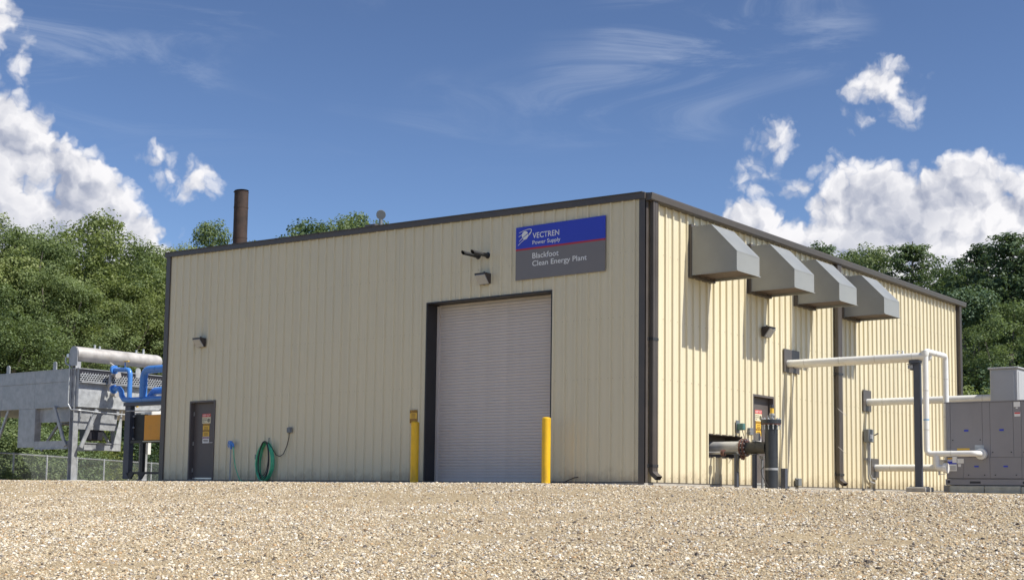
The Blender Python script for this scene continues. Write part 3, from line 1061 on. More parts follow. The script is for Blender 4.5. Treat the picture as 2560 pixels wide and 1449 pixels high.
# ------------------------------------------------------------------ company sign
sg = empty('sign_board', (-2.2, -.034, 4.58), 'blue and grey company sign board with white lettering on the shaded wall', 'sign')
yS = -.056
part('sign_panel', MB().box((-3.43, yS, 4.583), (-.97, -.034, 5.262)), SGREY, sg, False)
part('red_stripe', MB().box((-3.43, yS, 5.262), (-.97, -.034, 5.305)), SRED, sg, False)
part('sign_panel', MB().box((-3.43, yS, 5.305), (-.97, -.034, 5.807)), SBLUE, sg, False)
yT = yS-.004
lettering('VECTREN', (-2.95, yT, 5.512), .125, .745, WHT, sg)
lettering('Power Supply', (-2.95, yT, 5.372), .088, .78, WHT, sg)
lettering('Blackfoot', (-2.95, yT, 5.05), .125, .735, WHT, sg)
lettering('Clean Energy Plant', (-2.95, yT, 4.875), .12, 1.50, WHT, sg)
lg = MB()
lg.add([(-3.165+.092*math.cos(a), yT, 5.605+.098*math.sin(a)) for a in np.linspace(0, 2*math.pi, 29)[:-1]], [tuple(range(28))])
part('logo_disc', lg, WHT, sg, False)


def ribbon(pts, w0, w1):
    """flat band following points (x, z), width tapering"""
    pts = [Vector((p[0], p[1])) for p in pts]
    # smooth by sampling a Catmull-Rom curve
    P_ = [pts[0]]+pts+[pts[-1]]
    c = []
    for i in range(1, len(P_)-2):
        for k in range(8):
            t = k/8
            a, b, cc, d = P_[i-1], P_[i], P_[i+1], P_[i+2]
            c.append(0.5*((2*b)+(cc-a)*t+(2*a-5*b+4*cc-d)*t*t+(3*b-a-3*cc+d)*t**3))
    c.append(pts[-1])
    mb = MB(); vs = []
    for i, p in enumerate(c):
        d = (c[min(i+1, len(c)-1)]-c[max(i-1, 0)]).normalized()
        nn = Vector((-d.y, d.x))
        w = (w0+(w1-w0)*i/(len(c)-1))/2
        vs += [(p.x+nn.x*w, 0, p.y+nn.y*w), (p.x-nn.x*w, 0, p.y-nn.y*w)]
    mb.add(vs, [(2*i, 2*i+1, 2*i+3, 2*i+2) for i in range(len(c)-1)])
    return mb


for k, (pts, m) in enumerate(((((-3.34, 5.675), (-3.20, 5.715), (-3.07, 5.735), (-2.985, 5.72), (-3.0, 5.665), (-3.06, 5.62)), WHT),
                              (((-3.35, 5.585), (-3.27, 5.62), (-3.18, 5.645), (-3.09, 5.655)), WHT),
                              (((-3.335, 5.475), (-3.24, 5.545), (-3.12, 5.615), (-3.02, 5.665)), SBLUE),
                              (((-3.335, 5.475), (-3.26, 5.53), (-3.235, 5.548)), WHT),
                              (((-3.36, 5.385), (-3.24, 5.475), (-3.10, 5.555), (-3.0, 5.645), (-2.99, 5.685)), WHT))):
    rb = ribbon(pts, .010, .020)
    rb.v = [(x, yT-.0012*(k+1), z) for x, y, z in rb.v]
    part('logo_swoosh', rb, m, sg, False)


# ------------------------------------------------------------------ wall pack lamps
def make_lamp():
    """local: +X along wall to the right, -Y away from wall, z up; origin at back plate centre"""
    r = empty('wall_lamp', (0, 0, 0), '', 'wall lamp', 'wall pack lamps')
    b = MB()
    b.prism([(-.185, 0, -.135), (-.185, -.05, -.135), (-.185, -.235, .10), (-.185, -.235, .125), (-.185, 0, .135)], (.37, 0, 0))
    part('housing', b, BRONZ, r, False)
    g = MB()
    def q(y, z, o): return (y, z)
    nrm = Vector((0, -.235, -.185)).normalized()
    a = Vector((0, -.058, -.125)); c = Vector((0, -.232, .096))
    p = [Vector((-.165, a.y, a.z)), Vector((.165, a.y, a.z)), Vector((.165, c.y, c.z)), Vector((-.165, c.y, c.z))]
    g.prism([x+nrm*.001 for x in p], nrm*.03)
    part('lens', g, GLASS, r, False)
    h = MB(); h.box((-.185, -.245, .126), (.185, -.0, .138)); part('hood_edge', h, BRONZ, r, False)
    k = MB(); k.cyl((0, -.06, .138), (0, -.06, .185), .022, n=10); k.cyl((0, -.06, .185), (0, -.06, .20), .03, n=10); part('photocell', k, BOXG, r)
    k = MB(); k.box((-.03, -.075, -.16), (.03, -.045, -.136)); part('latch', k, BRONZ, r, False)
    return r


lp = make_lamp()
lp.scale = (.88, .88, .88); lp.location = (-4.33, -.034, 4.70); lp['label'] = 'wall pack lamp on the shaded wall just above the roll-up door'
copy_tree(lp, (-14.5, -.034, 3.82), 'wall pack lamp above the personnel door on the shaded wall')
copy_tree(lp, (.034, 5.47, 3.75), 'wall pack lamp on the sunny wall below the second hood', math.pi/2)

# exhaust stubs
for x, z, l in ((-4.27, 5.255, 'black exhaust stub with cut end, right one of the pair by the sign'), (-4.555, 5.265, 'black exhaust stub with cut end, left one of the pair by the sign')):
    m = MB(); nn = 16
    vs = []
    for yy, slant in ((0.0, 0), (-.60, .035)):
        for i in range(nn):
            a = 2*math.pi*i/nn
            vs.append((x+.047*math.cos(a), yy-slant*math.sin(a), z+.047*math.sin(a)))
    vs2 = [((vx-x)*.86+x, vy, (vz-z)*.86+z) for vx, vy, vz in vs[nn:]]
    vs3 = [((vx-x)*.86+x, -.25, (vz-z)*.86+z) for vx, vy, vz in vs[nn:]]
    m.add(vs+vs2+vs3, [(i, (i+1) % nn, nn+(i+1) % nn, nn+i) for i in range(nn)] + [(nn+i, nn+(i+1) % nn, 2*nn+(i+1) % nn, 2*nn+i) for i in range(nn)] + [(2*nn+i, 2*nn+(i+1) % nn, 3*nn+(i+1) % nn, 3*nn+i) for i in range(nn)] + [tuple(range(3*nn, 4*nn))])
    r = empty('exhaust_stub', (x, 0, z), l, 'exhaust pipe', 'exhaust stubs by the sign')
    part('pipe', m, DARK, r)
    part('wall_flange', MB().cyl((x, -.034, z), (x, -.044, z), .075, n=16), DARK, r)

# ------------------------------------------------------------------ bollards
for x, h, l in ((-6.02, 1.40, 'yellow steel bollard left of the roll-up door, below the caution notice'), (-2.18, 1.405, 'yellow steel bollard right of the roll-up door')):
    b = empty('bollard', (x, -.5, -.05), l, 'bollard', 'yellow bollards by the roll-up door')
    m = MB().cyl((x, -.5, -.3), (x, -.5, h-.035), .098, n=24, caps=False)
    n = 24; vs = []; fs = []
    for j, (rr, zz) in enumerate(((.098, h-.035), (.094, h-.018), (.078, h-.005), (.045, h+.003))):
        vs += [(x+rr*math.cos(2*math.pi*i/n), -.5+rr*math.sin(2*math.pi*i/n), zz) for i in range(n)]
    for j in range(3):
        fs += [(j*n+i, j*n+(i+1) % n, (j+1)*n+(i+1) % n, (j+1)*n+i) for i in range(n)]
    fs.append(tuple(range(3*n, 4*n)))
    m.add(vs, fs)
    part('post', m, YEL, b)
    part('footing', MB().cyl((x, -.5, -.35), (x, -.5, -.03), .20, n=20), CONC, b)

# caution notice left of the door
cn = empty('caution_notice', (-6.5, -.034, 1.46), 'small yellow and brown caution notice on the wall above the left bollard', 'notice')
part('plate', MB().box((-6.61, -.042, 1.40), (-6.385, -.034, 1.715)), PYEL, cn, False)
part('header', MB().box((-6.605, -.045, 1.645), (-6.39, -.0425, 1.71)), PBRN, cn, False)
part('footer', MB().box((-6.605, -.045, 1.41), (-6.39, -.0425, 1.50)), PBRN, cn, False)
lettering('CAUTION', (-6.59, -.047, 1.66), .038, .185, PYEL, cn); lettering('DANGER', (-6.58, -.047, 1.435), .038, .165, PYEL, cn)
for z in (1.61, 1.58, 1.55, 1.52):
    part('print_line', MB().box((-6.56, -.0445, z), (-6.43, -.0425, z+.012)), PBRN, cn, False)

# ------------------------------------------------------------------ water point, hoses, cables on the shaded wall
hy = empty('yard_hydrant', (-13.02, -.12, -.04), 'blue frost-free yard hydrant left of the coiled green hose', 'hydrant')
m = MB().cyl((-13.02, -.12, -.3), (-13.02, -.12, .86), .014, n=8)
m.cyl((-13.05, -.12, .0), (-13.05, -.12, .82), .006, n=6)
part('standpipe', m, GALV, hy)
m = MB(); m.tube(fillet([(-13.02, -.12, .84), (-13.02, -.12, .99), (-12.94, -.13, .99), (-12.90, -.14, .90)], .04, 5), .030, n=10); m.tube([(-13.02, -.12, .92), (-13.04, -.12, 1.0), (-13.02, -.12, 1.06)], [.05, .05, .03], n=10)
part('spout', m, BLUE, hy)
m = MB(); m.tube(fillet([(-13.05, -.12, 1.05), (-13.13, -.12, 1.06), (-13.15, -.12, .95), (-13.1, -.12, .88)], .03, 4), .013, n=8)
part('handle', m, BLUE, hy)
m = MB()
pts = [(-12.90, -.14, .90), (-12.89, -.14, .82), (-12.86, -.14, .6), (-12.78, -.15, .36), (-12.66, -.17, .16), (-12.54, -.2, .03), (-12.40, -.24, -.025), (-12.2, -.25, -.03), (-12.0, -.2, -.03)]
m.tube(fillet(pts, .2, 4), .013, n=8)
single('feed_hose', m, HOSE, 'thin green hose running down from the blue hydrant to the ground', 'hose', origin=(-12.9, -.14, 0))
rh = random.Random(4)
hc = empty('hose_coil', (-11.6, -.12, 0), 'coiled green garden hose hanging on a wall hook', 'hose')
m = MB(); pts = []
for k in range(9):
    w = .275+rh.uniform(-.07, .05); hb = .0+rh.uniform(-.005, .10); yy = -.06-.014*k
    for a in np.linspace(0, 2*math.pi, 29)[:-1]:
        zc, zr = (1.0+hb)/2, (1.0-hb)/2
        s = math.sin(a)
        pts.append((-11.62+rh.uniform(-.004, .004)+w*s*(1.05-.15*math.cos(a))-.05*(1-math.cos(a))*.5, yy+rh.uniform(-.003, .003), zc+zr*math.cos(a)))
m.tube(pts, .0165, n=7)
part('coil', m, HOSE, hc)
part('hook', MB().tube(fillet([(-11.6, -.034, 1.12), (-11.6, -.05, 1.12), (-11.6, -.05, .97), (-11.6, -.2, .97), (-11.6, -.2, 1.04)], .02, 3), .009, n=6), CABLE, hc)
cc = empty('power_cable', (-11.5, -.13, 0), 'black power cord looped over the hose and plugged into the wall outlet', 'cable')
m = MB(); pts = []
for k in range(3):
    w = .22+rh.uniform(-.03, .04); hb = .02+.05*k; yy = -.20-.012*k
    for a in np.linspace(0, 2*math.pi, 29)[:-1]:
        zc, zr = (1.03+hb)/2, (1.03-hb)/2
        pts.append((-11.58+w*math.sin(a)*(1.0-.1*math.cos(a))-.05*(1-math.cos(a))*.5, yy, zc+zr*math.cos(a)))
m.tube(pts, .011, n=6)
m.tube([(-11.58, -.2, 1.03), (-11.47, -.16, .97), (-11.38, -.1, .82), (-11.28, -.08, .68), (-11.14, -.07, .63), (-11.0, -.07, .70), (-10.88, -.07, .90), (-10.81, -.07, 1.12), (-10.80, -.07, 1.25)], .011, n=6)
part('cord', m, CABLE, cc)
part('plug_box', MB().bbox((-12.07, -.12, .56), (-11.94, -.035, .69), .012), BOXG, cc, False)
m = MB(); m.tube([(-11.95, -.09, .66), (-11.9, -.1, .75), (-11.8, -.12, .88)], .010, n=6); part('plug_lead', m, CABLE, cc)
ob = empty('wall_outlet', (-10.81, -.034, 1.24), 'small grey outlet box on the shaded wall right of the hose', 'outlet box')
part('box', MB().bbox((-10.885, -.085, 1.245), (-10.735, -.034, 1.385), .012), BOXG, ob, False)
part('cover', MB().bbox((-10.875, -.10, 1.255), (-10.745, -.0855, 1.375), .006), BOXG, ob, False)
# short length of wire on the ground by the door and at the corner
m = MB().tube([(-2.0, -.12, -.02), (-1.86, -.1, .05), (-1.72, -.09, .10), (-1.62, -.08, .115)], .010, n=6)
single('ground_wire', m, CABLE, 'short black wire sticking out at the wall foot right of the roll-up door', 'wire', origin=(-2.0, -.12, 0))

# ------------------------------------------------------------------ roof items
st = empty('exhaust_stack', (-14.85, 1.5, 6.5), 'rusty brown exhaust stack rising above the roof', 'stack')
m = MB().cyl((-14.85, 1.5, 6.4), (-14.85, 1.5, 8.42), .205, n=28, caps=False)
m.cyl((-14.85, 1.5, 8.42), (-14.85, 1.5, 8.44), .212, .212, n=28, caps=False)
m.cyl((-14.85, 1.5, 8.44), (-14.85, 1.5, 7.4), .192, n=28, caps=False)
part('pipe', m, RUST, st)
for z in (7.05, 7.95):
    part('joint_band', MB().cyl((-14.85, 1.5, z), (-14.85, 1.5, z+.04), .212, n=28), RUST, st)
m = MB()
fx = Vector((-14.85, 1.5, 8.45))
m.add([(-14.85+.212*math.cos(a), 1.5+.212*math.sin(a), 8.455+.05*(1+math.cos(a))*.3) for a in np.linspace(0, 2*math.pi, 25)[:-1]], [tuple(range(24))])
m.box((-15.16, 1.46, 8.46), (-14.68, 1.54, 8.49))
part('rain_flap', m, RUST, st, False)
vt = empty('roof_vent', (-9.35, 1.5, 6.4), 'low roof vent with a tilted round cap on the roof', 'roof vent')
part('vent_box', MB().bbox((-9.62, 1.3, 6.35), (-9.22, 1.7, 6.82), .02), TRIM, vt, False)
m = MB().cyl((-9.20, 1.5, 6.5), (-9.20, 1.5, 6.95), .05, n=12); part('vent_neck', m, BOXG, vt)
m = MB().cyl((-9.14, 1.44, 7.06), (-9.20, 1.50, 7.09), .125, n=22); m.cyl((-9.2, 1.5, 7.0), (-9.2, 1.5, 7.08), .02, n=6); part('vent_cap', m, BOXG, vt)

# ------------------------------------------------------------------ sunny wall: small boxes
hn = empty('wall_horn', (.034, 4.05, 1.37), 'small teal green signal horn on the sunny wall beside the door', 'horn')
m = MB().box((.034, 3.97, 1.22), (.05, 4.13, 1.52)); part('back_plate', m, BOXG, hn, False)
m = MB().bbox((.05, 3.99, 1.29), (.22, 4.11, 1.45), .015); part('horn_body', m, TEAL, hn, False)
m = MB().tube([(.16, 4.05, 1.29), (.2, 4.06, 1.15), (.3, 3.9, 1.02), (.4, 3.7, .98)], .008, n=6); part('lead', m, CABLE, hn)
jb = single('junction_box', MB().bbox((.034, 4.53, 1.20), (.12, 4.70, 1.37), .01), BOXG, 'small grey junction box on the sunny wall left of the door', 'junction box', origin=(.034, 4.61, 1.28), smooth=False)
fbx = empty('faucet_box', (.034, 7.14, .1), 'small grey box low on the sunny wall beyond the black riser', 'box')
part('box', MB().bbox((.034, 7.06, .03), (.14, 7.24, .22), .01), BOXG, fbx, False)
part('knob', MB().cyl((.09, 6.99, .20), (.09, 7.06, .20), .025, n=10), BOXG, fbx)
dsw = empty('disconnect_switch', (.034, 11.53, 1.3), 'grey electrical disconnect switch on the sunny wall', 'switch box')
part('box', MB().bbox((.034, 11.36, 1.30), (.19, 11.70, 1.66), .012), BOXG, dsw, False)
part('lever', MB().tube([(.19, 11.74, 1.50), (.26, 11.84, 1.56)], .018, n=6), CABLE, dsw)
part('label_plate', MB().box((.1905, 11.45, 1.40), (.193, 11.60, 1.52)), WHT, dsw, False)
m = MB().tube(fillet([(.11, 11.48, 1.30), (.11, 11.48, .34), (.11, 11.6, .2), (.11, 11.9, .17)], .1, 4), .024, n=8)
m.tube(fillet([(.11, 11.60, 1.30), (.11, 11.60, .42), (.11, 11.72, .3), (.11, 12.0, .28)], .1, 4), .024, n=8)
m.box((.034, 11.40, .80), (.10, 11.70, .86))
part('conduit', m, GALV, dsw)


# ------------------------------------------------------------------ white insulated pipes
def jacket_pipe(name, pts, r, label, bend=.16, seams=()):
    e = empty(name, pts[0], label, 'pipe', 'white insulated pipes')
    part('insulated_jacket', MB().tube(fillet(pts, bend, 8), r, n=20), WHITEP, e)
    P_ = [Vector(p) for p in pts]
    for a, b in zip(P_[:-1], P_[1:]):
        L = (b-a).length; d = (b-a).normalized()
        k = .55
        while k < L-.25:
            part('jacket_band', MB().cyl(a+d*k, a+d*(k+.028), r+.0035, n=20), BANDM, e)
            k += .92
    return e


def wall_plate(y0, y1, z0, z1, label):
    return single('wall_plate', MB().bbox((.02, y0, z0), (.052, y1, z1), .006), TRIM, label, 'wall plate', 'dark plates round the pipes', origin=(.03, (y0+y1)/2, z0), smooth=False)


jacket_pipe('insulated_pipe', [(-.05, 7.08, 3.08), (3.50, 7.08, 3.08), (3.50, 7.08, 3.16)], .080, 'white insulated pipe hidden close behind the high pipe', .08)
wall_plate(6.48, 7.34, 2.86, 3.45, 'dark square plate where the highest white pipe enters the wall')
wall_plate(11.35, 11.89, 2.16, 2.76, 'dark plate where the middle white pipe enters the wall')
wall_plate(11.86, 12.35, .33, .86, 'dark plate where the lowest white pipe enters the wall')
e = jacket_pipe('insulated_pipe', [(-.05, 6.68, 3.085), (3.57, 6.68, 3.085), (3.57, 6.68, 3.21)], .088, 'long white insulated pipe running from the wall to the post top', .08)
v = MB(); v.cyl((2.90, 6.68, 3.15), (2.90, 6.68, 3.25), .022, n=8); v.cyl((3.03, 6.68, 3.15), (3.03, 6.68, 3.24), .030, n=10); v.box((2.84, 6.66, 3.235), (2.99, 6.70, 3.245))
part('vent_valve', v, WHITEP, e)
e = jacket_pipe('pipe_loop', [(4.72, 6.98, .79), (4.72, 6.68, .79), (3.575, 6.68, .79), (3.575, 6.68, 3.205), (3.575, 8.0, 3.205), (3.575, 8.0, .62), (3.575, 7.6, .62)], .068, 'white insulated pipe loop standing beside the post and bending into the grey cabinet', .13)
part('blue_tape', MB().cyl((3.575, 6.68, 1.575), (3.575, 6.68, 1.60), .0695, n=20), PBLU, e)
part('end_collar', MB().tube([(4.72, 7.085, .79), (4.72, 6.98, .79)], .125, n=24), WHITEP, e)
m = MB().tube(fillet([(3.80, 6.68, .76), (3.80, 6.68, .46), (4.02, 6.68, .46)], .10, 6), .075, n=16); part('drop_leg', m, WHITEP, e)
m = MB().cyl((3.92, 6.68, .46), (3.975, 6.68, .46), .062, n=16); m.cyl((3.975, 6.68, .46), (4.06, 6.68, .46), .12, n=20); part('coupling', m, WHITEP, e)
m = MB().cyl((3.86, 6.68, .40), (3.86, 6.68, .30), .025, n=8); m.box((3.86, 6.665, .31), (4.0, 6.695, .325)); part('drain_valve', m, STAIN, e)
m = MB().box((4.20, 6.60, .58), (4.29, 6.66, .72)); m.box((4.08, 6.61, .62), (4.2, 6.64, .64)); part('gauge_tag', m, WHITEP, e, False)
e = jacket_pipe('insulated_pipe', [(-.05, 11.62, 2.42), (3.9, 11.62, 2.42)], .10, 'white insulated pipe at mid height running behind the post to the light cabinet')
e = jacket_pipe('insulated_pipe', [(-.05, 12.1, .60), (2.4, 12.1, .60), (3.6, 12.1, .60)], .097, 'lowest white insulated pipe running from the wall behind the post')
part('cap', MB().cyl((.03, 12.1, .6), (.08, 12.1, .6), .105, n=20), GALV, e)

# pipe support post
ps = empty('support_post', (3.36, 6.72, 0), 'dark steel post holding up the high white pipe', 'post')
m = MB()
for (a, b) in (((3.29, 6.64, .03), (3.305, 6.80, 2.90)), ((3.425, 6.64, .03), (3.44, 6.80, 2.90)), ((3.305, 6.712, .03), (3.425, 6.728, 2.90))):
    m.box(a, b)
part('column', MB().bbox((3.29, 6.65, .03), (3.44, 6.79, 2.90), .006), BLUED, ps, False)
m = MB(); m.box((3.16, 6.60, 2.90), (3.44, 6.84, 2.915)); m.box((3.20, 6.61, 2.93), (3.44, 6.83, 2.995)); m.box((3.21, 6.66, 2.77), (3.29, 6.78, 2.90))
part('saddle', m, BLUED, ps, False)
m = MB(); m.box((3.17, 6.62, 2.80), (3.29, 6.64, 2.885)); m.cyl((3.19, 6.7, 2.9), (3.19, 6.7, 3.06), .012, n=6); part('saddle_clip', m, GALV, ps, False)
m = MB(); m.box((3.19, 6.55, .018), (3.54, 6.89, .032)); part('base_plate', m, BLUED, ps, False)
for sx in (3.22, 3.51):
    part('anchor_bolt', MB().cyl((sx, 6.58, .0), (sx, 6.58, .075), .011, n=8), GALV, ps)
part('footing', MB().bbox((3.13, 6.47, -.3), (3.62, 6.97, .017), .02), CONC, ps, False)

# ------------------------------------------------------------------ grey cabinet (packaged chiller)
ch = empty('chiller_cabinet', (5.6, 8.3, .08), 'big grey packaged chiller cabinet on a block kerb at the right edge', 'chiller')
X0, X1, YF, YK = 3.87, 7.6, 7.1, 9.6
part('body', MB().bbox((X0, YF+.03, .22), (X1, YK, 1.99), .01), UNIT, ch, False)
m = MB(); m.box((X0-.02, YF, .08), (X1, YK, .215)); base = part('base_rail', m, UNIT, ch, False)
for xx in (4.42, 5.62, 6.8):
    part('fork_slot', MB().box((xx, YF-.003, .115), (xx+.25, YF+.02, .165)), CABLE, base, False)
part('lug_hole', MB().cyl((X0+.06, YF-.002, .15), (X0+.06, YF+.02, .15), .035, n=14), CABLE, base)
m = MB(); m.box((X0-.025, YF-.01, 1.99), (X1+.02, YK+.02, 2.015)); part('top_cap', m, UNIT, ch, False)
panels = [(3.885, 3.985, .72, 1.985), (3.99, 4.73, .72, 1.985), (4.735, 4.905, .72, 1.985), (4.91, 5.43, .72, 1.985), (5.435, 5.61, .72, 1.985), (5.615, 6.3, .72, 1.985), (6.305, 7.58, .72, 1.985),
          (3.885, 4.27, .235, .715), (4.275, 4.885, .235, .715), (4.89, 5.6, .235, .715), (5.605, 6.5, .235, .715)]
for k, (a, b, z0, z1) in enumerate(panels):
    pn = part('access_panel', MB().bbox((a, YF+.006, z0), (b, YF+.0295, z1), .004), UNIT, ch, False)
    if b-a > .4 and k < 6:
        cx = (a+b)/2
        part('panel_latch', MB().box((cx-.05, YF-.002, 1.32), (cx+.05, YF+.0055, 1.36)), SBLUE, pn, False)
        part('small_label', MB().box((cx-.065, YF+.003, 1.25), (cx+.065, YF+.0057, 1.29)), HOOD, pn, False)
        for sx in (a+.05, b-.05):
            part('screw_knob', MB().cyl((sx, YF+.0055, 1.12 if k == 1 else .83), (sx, YF-.006, 1.12 if k == 1 else .83), .014, n=10), CABLE, pn)
    if 7 < k:
        cx = (a+b)/2
        part('panel_latch', MB().box((cx-.05, YF-.002, .49), (cx+.05, YF+.0055, .525)), SBLUE, pn, False)
        for sx in (a+.12, b-.12):
            part('screw_knob', MB().cyl((sx, YF+.0055, .31), (sx, YF-.006, .31), .014, n=10), CABLE, pn)
def sticker(x0, z0, x1, z1, m, y=.0):
    return part('label_plate', MB().box((x0, YF+.001-y, z0), (x1, YF+.0058-y, z1)), m, ch, False)
sticker(3.91, .40, 4.12, .70, WHT); sticker(3.91, .675, 4.12, .705, PYEL, .002); sticker(3.91, .56, 4.12, .67, SBLUE, .002)
sticker(4.14, .58, 4.29, .69, WHT); sticker(4.155, .50, 4.22, .565, WHT)
sticker(4.14, .885, 4.43, .93, PYEL); sticker(4.55, .86, 4.76, 1.0, GALVB)
sticker(5.455, 1.86, 5.60, 1.975, WHT); sticker(5.50, 1.82, 5.545, 1.85, WHT); sticker(5.465, 1.64, 5.60, 1.74, WHT); sticker(5.47, 1.70, 5.595, 1.735, PRED, .002)
for z in (.43, .455, .48, .505):
    part('print_line', MB().box((3.93, YF-.001, z), (4.10, YF+.0005, z+.01)), BOXG, ch, False)
kb = empty('block_kerb', (5.6, 8.3, -.1), 'row of pale concrete blocks under the grey cabinet', 'kerb')
part('slab', MB().box((X0-.1, YF+.12, -.4), (X1+.1, YK+.1, .075)), CONC, kb, False)
xx = X0+.10
rk = random.Random(3)
while xx < X1:
    w = rk.uniform(.78, .86)
    part('kerb_block', MB().bbox((xx, YF-.09, -.35), (min(xx+w, X1+.1), YF+.115, .055+rk.uniform(-.012, .012)), .02), BLOCK, kb, False)
    xx += w+.012

ah = empty('air_handler', (4.6, 11.6, 0), 'tall light grey cabinet behind the chiller at the right edge', 'air handler')
part('cabinet', MB().bbox((3.66, 11.0, -.1), (4.36, 13.2, 3.12), .015), UNITL, ah, False)
part('cap', MB().bbox((3.62, 10.95, 3.12), (4.40, 13.25, 3.165), .01), UNITL, ah, False)
part('side_panel', MB().bbox((4.361, 11.08, .2), (4.372, 13.1, 3.05), .004), UNITL, ah, False)
part('front_panel', MB().bbox((3.74, 10.985, .2), (4.28, 10.999, 3.05), .004), UNITL, ah, False)

# ------------------------------------------------------------------ gas pipe: stainless pipe, flanges, black riser
gp = empty('gas_riser', (1.34, 3.2, -.03), 'black vertical pipe riser with bolted flange in front of the sunny wall', 'pipe')
AX, AY = 1.34, 3.2
part('riser', MB().cyl((AX, AY, -.3), (AX, AY, 1.40), .145, n=32), BLACKP, gp)
for z in (.62, 1.13, 1.24, .40):
    part('weld_bead', MB().cyl((AX, AY, z-.008), (AX, AY, z+.008), .149, n=32), BLACKP, gp)
part('band', MB().cyl((AX, AY, .335), (AX, AY, .385), .1485, n=32), GALV, gp)
fl_ = part('flange', MB().cyl((AX, AY, 1.375), (AX, AY, 1.415), .225, n=32), BLACKP, gp)
part('backing_ring', MB().cyl((AX, AY, 1.345), (AX, AY, 1.374), .215, n=32), REDF, gp)
bf = part('blind_flange', MB().cyl((AX, AY, 1.42), (AX, AY, 1.46), .225, n=32), BLACKP, gp)
for k in range(12):
    a = 2*math.pi*(k+.3)/12
    cx, cy = AX+.195*math.cos(a), AY+.195*math.sin(a)
    b = MB().cyl((cx, cy, 1.24), (cx, cy, 1.50), .011, n=6); b.cyl((cx, cy, 1.46), (cx, cy, 1.485), .022, n=6); b.cyl((cx, cy, 1.325), (cx, cy, 1.345), .022, n=6)
    part('bolt', b, GALVB, fl_, False)
m = MB().cyl((AX+.02, AY, 1.46), (AX+.02, AY, 1.56), .045, n=12); m.cyl((AX+.02, AY, 1.56), (AX+.02, AY, 1.60), .06, n=12); m.box((AX-.05, AY-.02, 1.52), (AX+.11, AY+.02, 1.545)); m.cyl((AX-.08, AY, 1.46), (AX-.08, AY, 1.56), .02, n=8)
part('fitting', m, STAIN, gp)
m = MB().cyl((AX+.02, AY, 1.60), (AX+.02, AY, 1.72), .042, n=12); part('valve_body', m, PYEL, gp)
m = MB().cyl((AX+.02, AY, 1.72), (AX+.02, AY, 1.80), .05, .035, n=12); part('valve_cap', m, CABLE, gp)
m = MB().tube([(AX-.17, AY-.15, 1.47), (AX-.16, AY-.17, 1.2), (AX-.13, AY-.2, 1.05), (AX-.12, AY-.19, .95)], .008, n=6)
m.tube([(AX-.15, AY-.05, .42), (AX-.21, AY-.1, .33), (AX-.16, AY-.12, .18), (AX-.05, AY-.18, .05), (AX+.03, AY-.2, -.03)], .008, n=6)
part('cable', m, CABLE, gp)
gh = empty('gas_pipe', (.4, 3.2, .84), 'horizontal stainless and charcoal pipe from the wall opening to the black riser', 'pipe')
part('stainless_spool', MB().cyl((-.42, AY, .85), (.58, AY, .85), .138, n=32), STAIN, gh)
part('charcoal_spool', MB().cyl((.74, AY, .835), (AX-.12, AY, .835), .135, n=32), CHARC, gh)
part('stub_end', MB().cyl((.57, AY, .85), (.61, AY, .85), .15, .20, n=32), STAIN, gh)
for x0_, x1_, mm in ((.61, .65, REDF), (.69, .73, REDF)):
    part('flange', MB().cyl((x0_, AY, .842), (x1_, AY, .842), .205, n=32), mm, gh)
part('gasket', MB().cyl((.65, AY, .842), (.69, AY, .842), .19, n=32), CABLE, gh)
for k in range(12):
    a = 2*math.pi*k/12
    cy, cz = AY+.18*math.cos(a), .842+.18*math.sin(a)
    part('bolt', MB().cyl((.585, cy, cz), (.755, cy, cz), .014, n=6), GALVB, gh, False)
part('seam', MB().cyl((.98, AY, .835), (.99, AY, .835), .138, n=32), CHARC, gh)
m = MB().cyl((.93, AY-.02, .97), (.93, AY-.02, 1.02), .05, n=12); m.bbox((.96, AY-.06, .99), (1.06, AY+.04, 1.17), .01); m.tube([(.7, AY, 1.04), (.72, AY, 1.18), (.80, AY, 1.22), (.88, AY, 1.2)], .007, n=6)
part('transmitter', m, GALV, gh)
sm_ = empty('drain_pipe', (.35, 2.95, .70), 'thin pipe with a red flange below the stainless pipe', 'pipe')
part('pipe', MB().cyl((-.3, 2.88, .72), (.42, 2.88, .72), .032, n=14), STAIN, sm_)
part('flange', MB().cyl((.27, 2.88, .72), (.30, 2.88, .72), .075, n=18), REDF, sm_)
part('flange', MB().cyl((.31, 2.88, .72), (.34, 2.88, .72), .075, n=18), REDF, sm_)
part('pipe_run', MB().tube(fillet([(.34, 2.88, .72), (.66, 2.88, .72), (.66, 2.88, .3)], .06, 5), .036, n=12), CHARC, sm_)
part('red_valve', MB().tube([(.62, 3.2, .70), (.62, 3.2, .62), (.66, 3.2, .60)], .045, n=10), REDF, sm_)
for k, (x, y) in enumerate(((.63, 2.9), (.92, 3.2))):
    s = empty('pipe_stand', (x, y, -.04), ('dark stand under the thin flanged pipe', 'dark stand under the charcoal pipe beside the grey conduits')[k], 'pipe stand', 'pipe stands')
    m = MB().box((x-.035, y-.05, -.3), (x+.035, y+.05, .68)); part('post', m, BLUED, s, False)
    part('saddle', MB().box((x-.08, y-.07, .68), (x+.08, y+.07, .695)), BLUED, s, False)
cg = empty('conduit_group', (1.08, 3.42, -.04), 'three grey conduits rising from the ground beside the black riser', 'conduits')
for k, (x, y, h) in enumerate(((1.0, 3.42, .60), (1.09, 3.46, .52), (1.17, 3.5, .62))):
    part('conduit', MB().cyl((x, y, -.3), (x, y, h), .030, n=12), GALV, cg)
m = MB().cyl((1.0, 3.42, .60), (1.0, 3.42, .66), .06, .085, n=12); m.bbox((1.12, 3.44, .48), (1.22, 3.56, .72), .015)
part('fitting', m, GALV, cg, False)
